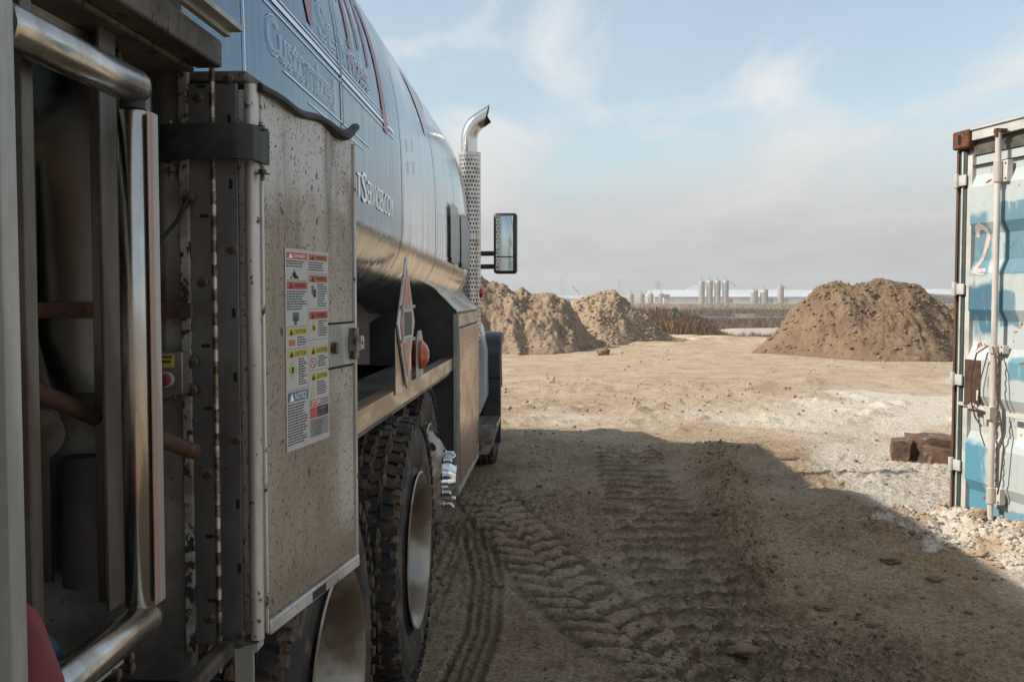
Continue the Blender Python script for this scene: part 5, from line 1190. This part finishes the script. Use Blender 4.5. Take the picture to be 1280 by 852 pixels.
X, Y = scat(60000, .05, .42, 140, 184, lambda X, Y: clump(X, Y, 9, -.2, 321), 1); Hn = (.5 + .8 * np.clip(fbm(X, Y, 12, 3, 322) + .5, 0, 1)) * rv.uniform(.5, 1.1, len(X)); blades('pond_edge_reeds', X, Y, Hn, .07, M['reedb'], 33, kind='stuff')
X, Y = scat(26000, .03, .60, 250, 275, lambda X, Y: clump(X, Y, 14, -.1, 331), 1); Hn = rv.uniform(.4, 1.5, len(X)); blades('far_bank_scrub', X, Y, Hn, .12, M['reedd'], 34, kind='stuff')
X, Y = scat(40000, .03, .60, 272, 470, lambda X, Y: clump(X, Y, 30, -.25, 341), 1); Hn = rv.uniform(.5, 1.3, len(X)); blades('straw_field', X, Y, Hn, .2, M['straw'], 35, kind='stuff')
X, Y = scat(30000, .34, .60, 60, 240, lambda X, Y: clump(X, Y, 8, -.1, 351), 1); Hn = rv.uniform(.4, 1.3, len(X)); blades('right_scrub', X, Y, Hn, .07, M['reedb'], 36, kind='stuff')
X, Y = scat(5000, .10, .25, 33, 41, lambda X, Y: clump(X, Y, 1.8, .0, 361), 1); Hn = rv.uniform(.06, .26, len(X)); blades('rim_scrub', X, Y, Hn, .012, M['reedd'], 37, kind='stuff')
def shrub(px, py, D, wv, h, label, seed, mm='green', name='shrub'):
    p = og(px, py, -3.4); x, y = p.x * D / p.y, D; r_ = np.random.RandomState(seed); n = 1400
    X = x + r_.normal(0, wv * .33, n); Y = y + r_.normal(0, wv * .33, n); z0 = float(hgt(np.array([x]), np.array([y]), dy=np.array([1.0]))[0])
    rr = np.hypot(X - x, Y - y) / wv; Z = z0 + r_.uniform(0, 1, n) * h * np.clip(1.1 - rr, .1, 1); a = r_.uniform(0, 6.28, n); s_ = .07
    V = np.stack([np.stack([X - s_ * np.cos(a), Y - s_ * np.sin(a), Z], -1), np.stack([X + s_ * np.cos(a), Y + s_ * np.sin(a), Z + .03], -1), np.stack([X + s_ * .5, Y, Z + .20], -1)], 1).reshape(-1, 3)
    c = np.array([x, y, z0]); o = raw_mesh(name, V - c, np.arange(n * 3).reshape(n, 3), M[mm], label=label, cat='shrub'); o.location = c; return o
shrub(843, 410, 84, 1.2, 1.25, 'grey green round shrub among brown reeds between the silo groups', 5)
shrub(712, 385, 70, 1.6, 1.7, 'olive shrub showing in the notch between the two left mounds', 6)

# ---- silos, sheds, masts at the works
ZF = -3.5
M['silo'] = mat('silo steel', (.50, .48, .45), .5, .3, c2=(.38, .35, .32), scale=.35, stretch=(1, 1, .3), spots=(((.22, .15, .10), .6, .66, (2, 2, .15), .8, .1),))
M['silodark'] = mat('dark steel ladder', (.10, .09, .08), .7, .2)
M['roofw'] = mat('white warehouse roof', (.60, .61, .62), .6, 0, c2=(.52, .53, .54), scale=.04)
M['wallg'] = mat('grey warehouse wall', (.42, .42, .41), .7, 0, c2=(.36, .36, .36), scale=.05)
M['shed'] = mat('pale shed', (.52, .50, .47), .7, 0, c2=(.42, .40, .38), scale=.2)
def px_x(px, Y): return og(px, 420, 0).x * Y / og(px, 420, 0).y
def silo(pxc, ytop, D, dia, label, group, cone=True):
    x = px_x(pxc, D); h = (EYE - (ytop - 368) / 1244 * D) - ZF
    s = empty('silo', (x, D, ZF), 0, label, 'silo', group)
    b = MB(); r_ = dia / 2; prof = [(0, .01), (0, r_)]; z = 0
    while z < h - 1.6: prof += [(z + .05, r_), (z + 1.15, r_), (z + 1.2, r_ * 1.03), (z + 1.25, r_)]; z += 1.25
    prof += [(h - .5, r_), (h - .1, r_ * .35), (h, .01)]
    b.lathe([(q, rr) for q, rr in prof], (x, D, ZF), 'z', 20); b.build('silo_body', M['silo'], s, sharp=50)
    b = MB(); b.b2((x + r_ * .75, D - r_ * .9, ZF), (x + r_ * .75 + .25, D - r_ * .75, ZF + h - .6))
    for k in range(int(h / .9)): b.b2((x + r_ * .7, D - r_ * .95, ZF + k * .9), (x + r_ * .7 + .4, D - r_ * .9, ZF + k * .9 + .1))
    b.build('ladder', M['silodark'], s)
    b = MB(); b.b2((x - .5, D - .5, ZF + h - .25), (x + .5, D + .5, ZF + h + .0)); b.cyl((x, D, ZF + h), (x, D, ZF + h + 1.6), .09, 6); b.build('top_platform', M['silodark'], s)
    return s
for i, (px, lab) in enumerate(((876.5, 'tall pale silo, leftmost of the row of four'), (886.5, 'tall pale silo, second from left in the row of four'), (896.2, 'tall pale silo, third from left in the row of four'), (906.3, 'tall pale silo, rightmost of the row of four'))):
    silo(px, 349.5 + (i == 0) * 1, 500, 2.95, lab, 'row of four tall silos')
for px, yt, lab in ((942, 361.5, 'short fat silo, left one of the pair right of the tall row'), (954.5, 361, 'short fat silo, right one of the pair right of the tall row'), (975, 357, 'lone slim silo right of the short fat pair')):
    silo(px, yt, 500, 3.7 if px < 960 else 2.9, lab, 'shorter silos right of the tall row')
for i, (px, dd) in enumerate(((788.5, 2.6), (801.5, 2.8), (813, 2.6), (826, 3.0))):
    silo(px, 366.0, 480, dd, ('short silo, leftmost of the small group above the reeds', 'short silo, second of the small group above the reeds', 'short silo, third of the small group above the reeds', 'short silo, rightmost of the small group above the reeds')[i], 'small group of short silos above the reeds')
def building(name, p0, p1, D, depth, ytop, yeave, label, cat, roofm='roofw', wallm='wallg', z0=ZF, gable=False):
    x0, x1_ = px_x(p0, D), px_x(p1, D); zt = EYE - (ytop - 368) / 1244 * D; ze = EYE - (yeave - 368) / 1244 * D
    e = empty(name, ((x0 + x1_) / 2, D, z0), 0, label, cat)
    b = MB(); b.b2((x0, D, z0), (x1_, D + depth, ze)); b.build('wall', M[wallm], e)
    b = MB(); b.prism([(x0 - .5, D - .6, ze + .05), (x0 - .5, D + depth * .5, zt), (x0 - .5, D + depth + .6, ze + .05)], (x1_ - x0 + 1, 0, 0)); b.build('roof', M[roofm], e)
    if x1_ - x0 > 20:
        n = int((x1_ - x0) / 9)
        for k in range(n):
            b = MB(); xx = x0 + (k + .3) * (x1_ - x0) / n; b.b2((xx, D - .05, z0), (xx + 4.2, D - .005, z0 + 2.8)); b.build('loading_door', M['shed'], e)
    return e
building('warehouse', 818, 1045, 620, 70, 362.0, 371.0, 'very long low warehouse with white roof behind the silos', 'warehouse')
building('warehouse', 1128, 1300, 640, 70, 361, 368, 'white roofed warehouse seen between the brown mound and the container', 'warehouse')
building('warehouse', 690, 790, 640, 50, 369.0, 373, 'pale low warehouse behind the left mounds', 'warehouse', 'wallg', 'roofw')
building('shed', 714, 731, 420, 8, 370, 373.5, 'small white shed peeping over the notch between the left mounds', 'shed', 'shed', 'roofw')
building('shed', 829.5, 836, 470, 6, 368, 371, 'dark roofed control shed right of the small silo group', 'shed', 'silodark', 'shed')
building('shed', 910, 915.5, 505, 6, 373.5, 374.5, 'grey shed at the right foot of the four tall silos', 'shed', 'silodark', 'shed')
building('shed', 959, 966, 505, 6, 372.5, 374, 'grey shed between the short fat pair and the lone slim silo', 'shed', 'silodark', 'shed')
building('shed', 979, 984.5, 505, 6, 372.5, 374, 'grey shed right of the lone slim silo', 'shed', 'silodark', 'shed')
M['mast'] = mat('galvanised lattice', (.36, .36, .36), .7, .2)
def pylon(px, ytop, D, base, label, arms=3, wide=8):
    x = px_x(px, D); h = EYE - (ytop - 368) / 1244 * D - ZF; b = MB(); r_ = .16
    e = empty('lattice_tower', (x, D, ZF), 0, label, 'lattice tower', 'lattice towers on the horizon')
    nseg = 8
    for i in range(nseg):
        z0, z1v = h * i / nseg, h * (i + 1) / nseg; w0, w1 = base * (1 - .85 * i / nseg), base * (1 - .85 * (i + 1) / nseg)
        for sx, sy in ((-1, -1), (1, -1), (1, 1), (-1, 1)): b.cyl((x + sx * w0, D + sy * w0, ZF + z0), (x + sx * w1, D + sy * w1, ZF + z1v), r_, 4)
        for sy in (-1, 1):
            b.cyl((x - w0, D + sy * w0, ZF + z0), (x + w1, D + sy * w1, ZF + z1v), r_ * .7, 4); b.cyl((x + w0, D + sy * w0, ZF + z0), (x - w1, D + sy * w1, ZF + z1v), r_ * .7, 4)
    b.build('lattice_frame', M['mast'], e)
    for k in range(arms):
        z = ZF + h * (.98 - .11 * k); b = MB(); b.prism([(x - wide, D - .3, z), (x, D - .3, z + 1.0), (x + wide, D - .3, z)], (0, .6, 0)); b.build('cross_arm', M['mast'], e)
pylon(822.5, 352.5, 900, 3.2, 'lattice power tower above the small silo group', 3, 5)
pylon(774, 350, 1100, 1.4, 'twin topped slim tower above the second left mound', 2, 3)
pylon(701, 346, 1100, 1.2, 'slim lattice mast rising behind the notch of the left mounds', 0)
pylon(705, 349, 1150, 1.2, 'shorter slim lattice mast just right of its taller neighbour', 0)
# loading crane beside the shed and belt conveyor over the silos
def strut(pts, r_, name, label, cat):
    b = MB(); [b.cyl(pts[i], pts[i + 1], r_, 6) for i in range(len(pts) - 1)]; b.build(name, M['mast'], None, label=label, cat=cat)
D = 430; strut([(px_x(724, D), D, ZF), (px_x(724, D), D, EYE - (367 - 368) / 1244 * D), (px_x(715, D), D, EYE - (357 - 368) / 1244 * D)], .22, 'crane_boom', 'thin crane boom slanting up left above the white shed', 'crane')
D = 510; strut([(px_x(908, D), D, EYE + 7.5), (px_x(920, D), D, EYE + 4.0)], .2, 'conveyor', 'thin conveyor sloping down from the rightmost tall silo', 'conveyor')
strut([(px_x(975, D), D, EYE + 5.2), (px_x(983, D), D, EYE + 3.0)], .2, 'conveyor', 'thin conveyor sloping from the lone slim silo', 'conveyor')
# far woods
def treeline(name, p0, p1, D, ytop, n, seed, mm):
    r_ = np.random.RandomState(seed); X = r_.uniform(px_x(p0, D), px_x(p1, D), n); Y = D + r_.uniform(0, 15, n); hm = (EYE - (ytop - 368) / 1244 * D - ZF); env = .65 + .9 * fbm(X, X * 0, 18, 3, seed)
    Z = ZF + hm * env * r_.uniform(0, 1, n) ** .6; s_ = .55; a = r_.uniform(0, 6.28, n)
    V = np.stack([np.stack([X - s_ * np.cos(a), Y, Z - s_ * .4], -1), np.stack([X + s_, Y + s_ * np.sin(a), Z], -1), np.stack([X, Y, Z + s_], -1)], 1).reshape(-1, 3)
    return raw_mesh(name, V, np.arange(n * 3).reshape(n, 3), M[mm], kind='stuff')
M['wood'] = mat('far wood', (.07, .075, .05), .95, 0, c2=(.10, .08, .055), scale=.1)
treeline('far_wood', 745, 790, 700, 366.0, 9000, 3, 'wood')
treeline('right_far_wood', 1140, 1230, 560, 362.5, 9000, 4, 'reedb')
# faint round hills of stockpiled material on the horizon
for px0, px1, yt, lab in ((835, 905, 356, 'broad faint grey stockpile behind the long warehouse roof'), (940, 1010, 359, 'lower faint grey stockpile behind the shorter silos')):
    D = 1500; xa, xb = px_x(px0, D), px_x(px1, D); h = EYE + (368 - yt) / 1244 * D - ZF; b = MB(); rr = (xb - xa) / 2
    b.lathe([(0, rr), (h * .5, rr * .52), (h * .85, rr * .2), (h, .1)], ((xa + xb) / 2, D, ZF), 'z', 32); b.build('stockpile', M['wallg'], None, label=lab, cat='stockpile')
# the air of the place
b = MB(); b.b2((-700, -60, -7), (1000, 1700, 32)); hzb = b.build('haze', [], None, kind='stuff')
hm = bpy.data.materials.new('haze'); hm.use_nodes = True; t = hm.node_tree; t.nodes.clear(); o_ = t.nodes.new('ShaderNodeOutputMaterial'); v_ = t.nodes.new('ShaderNodeVolumePrincipled')
v_.inputs['Color'].default_value = (1, 1, 1, 1); v_.inputs['Density'].default_value = .0007; v_.inputs['Anisotropy'].default_value = .2; t.links.new(v_.outputs[0], o_.inputs['Volume']); hzb.data.materials.append(hm)
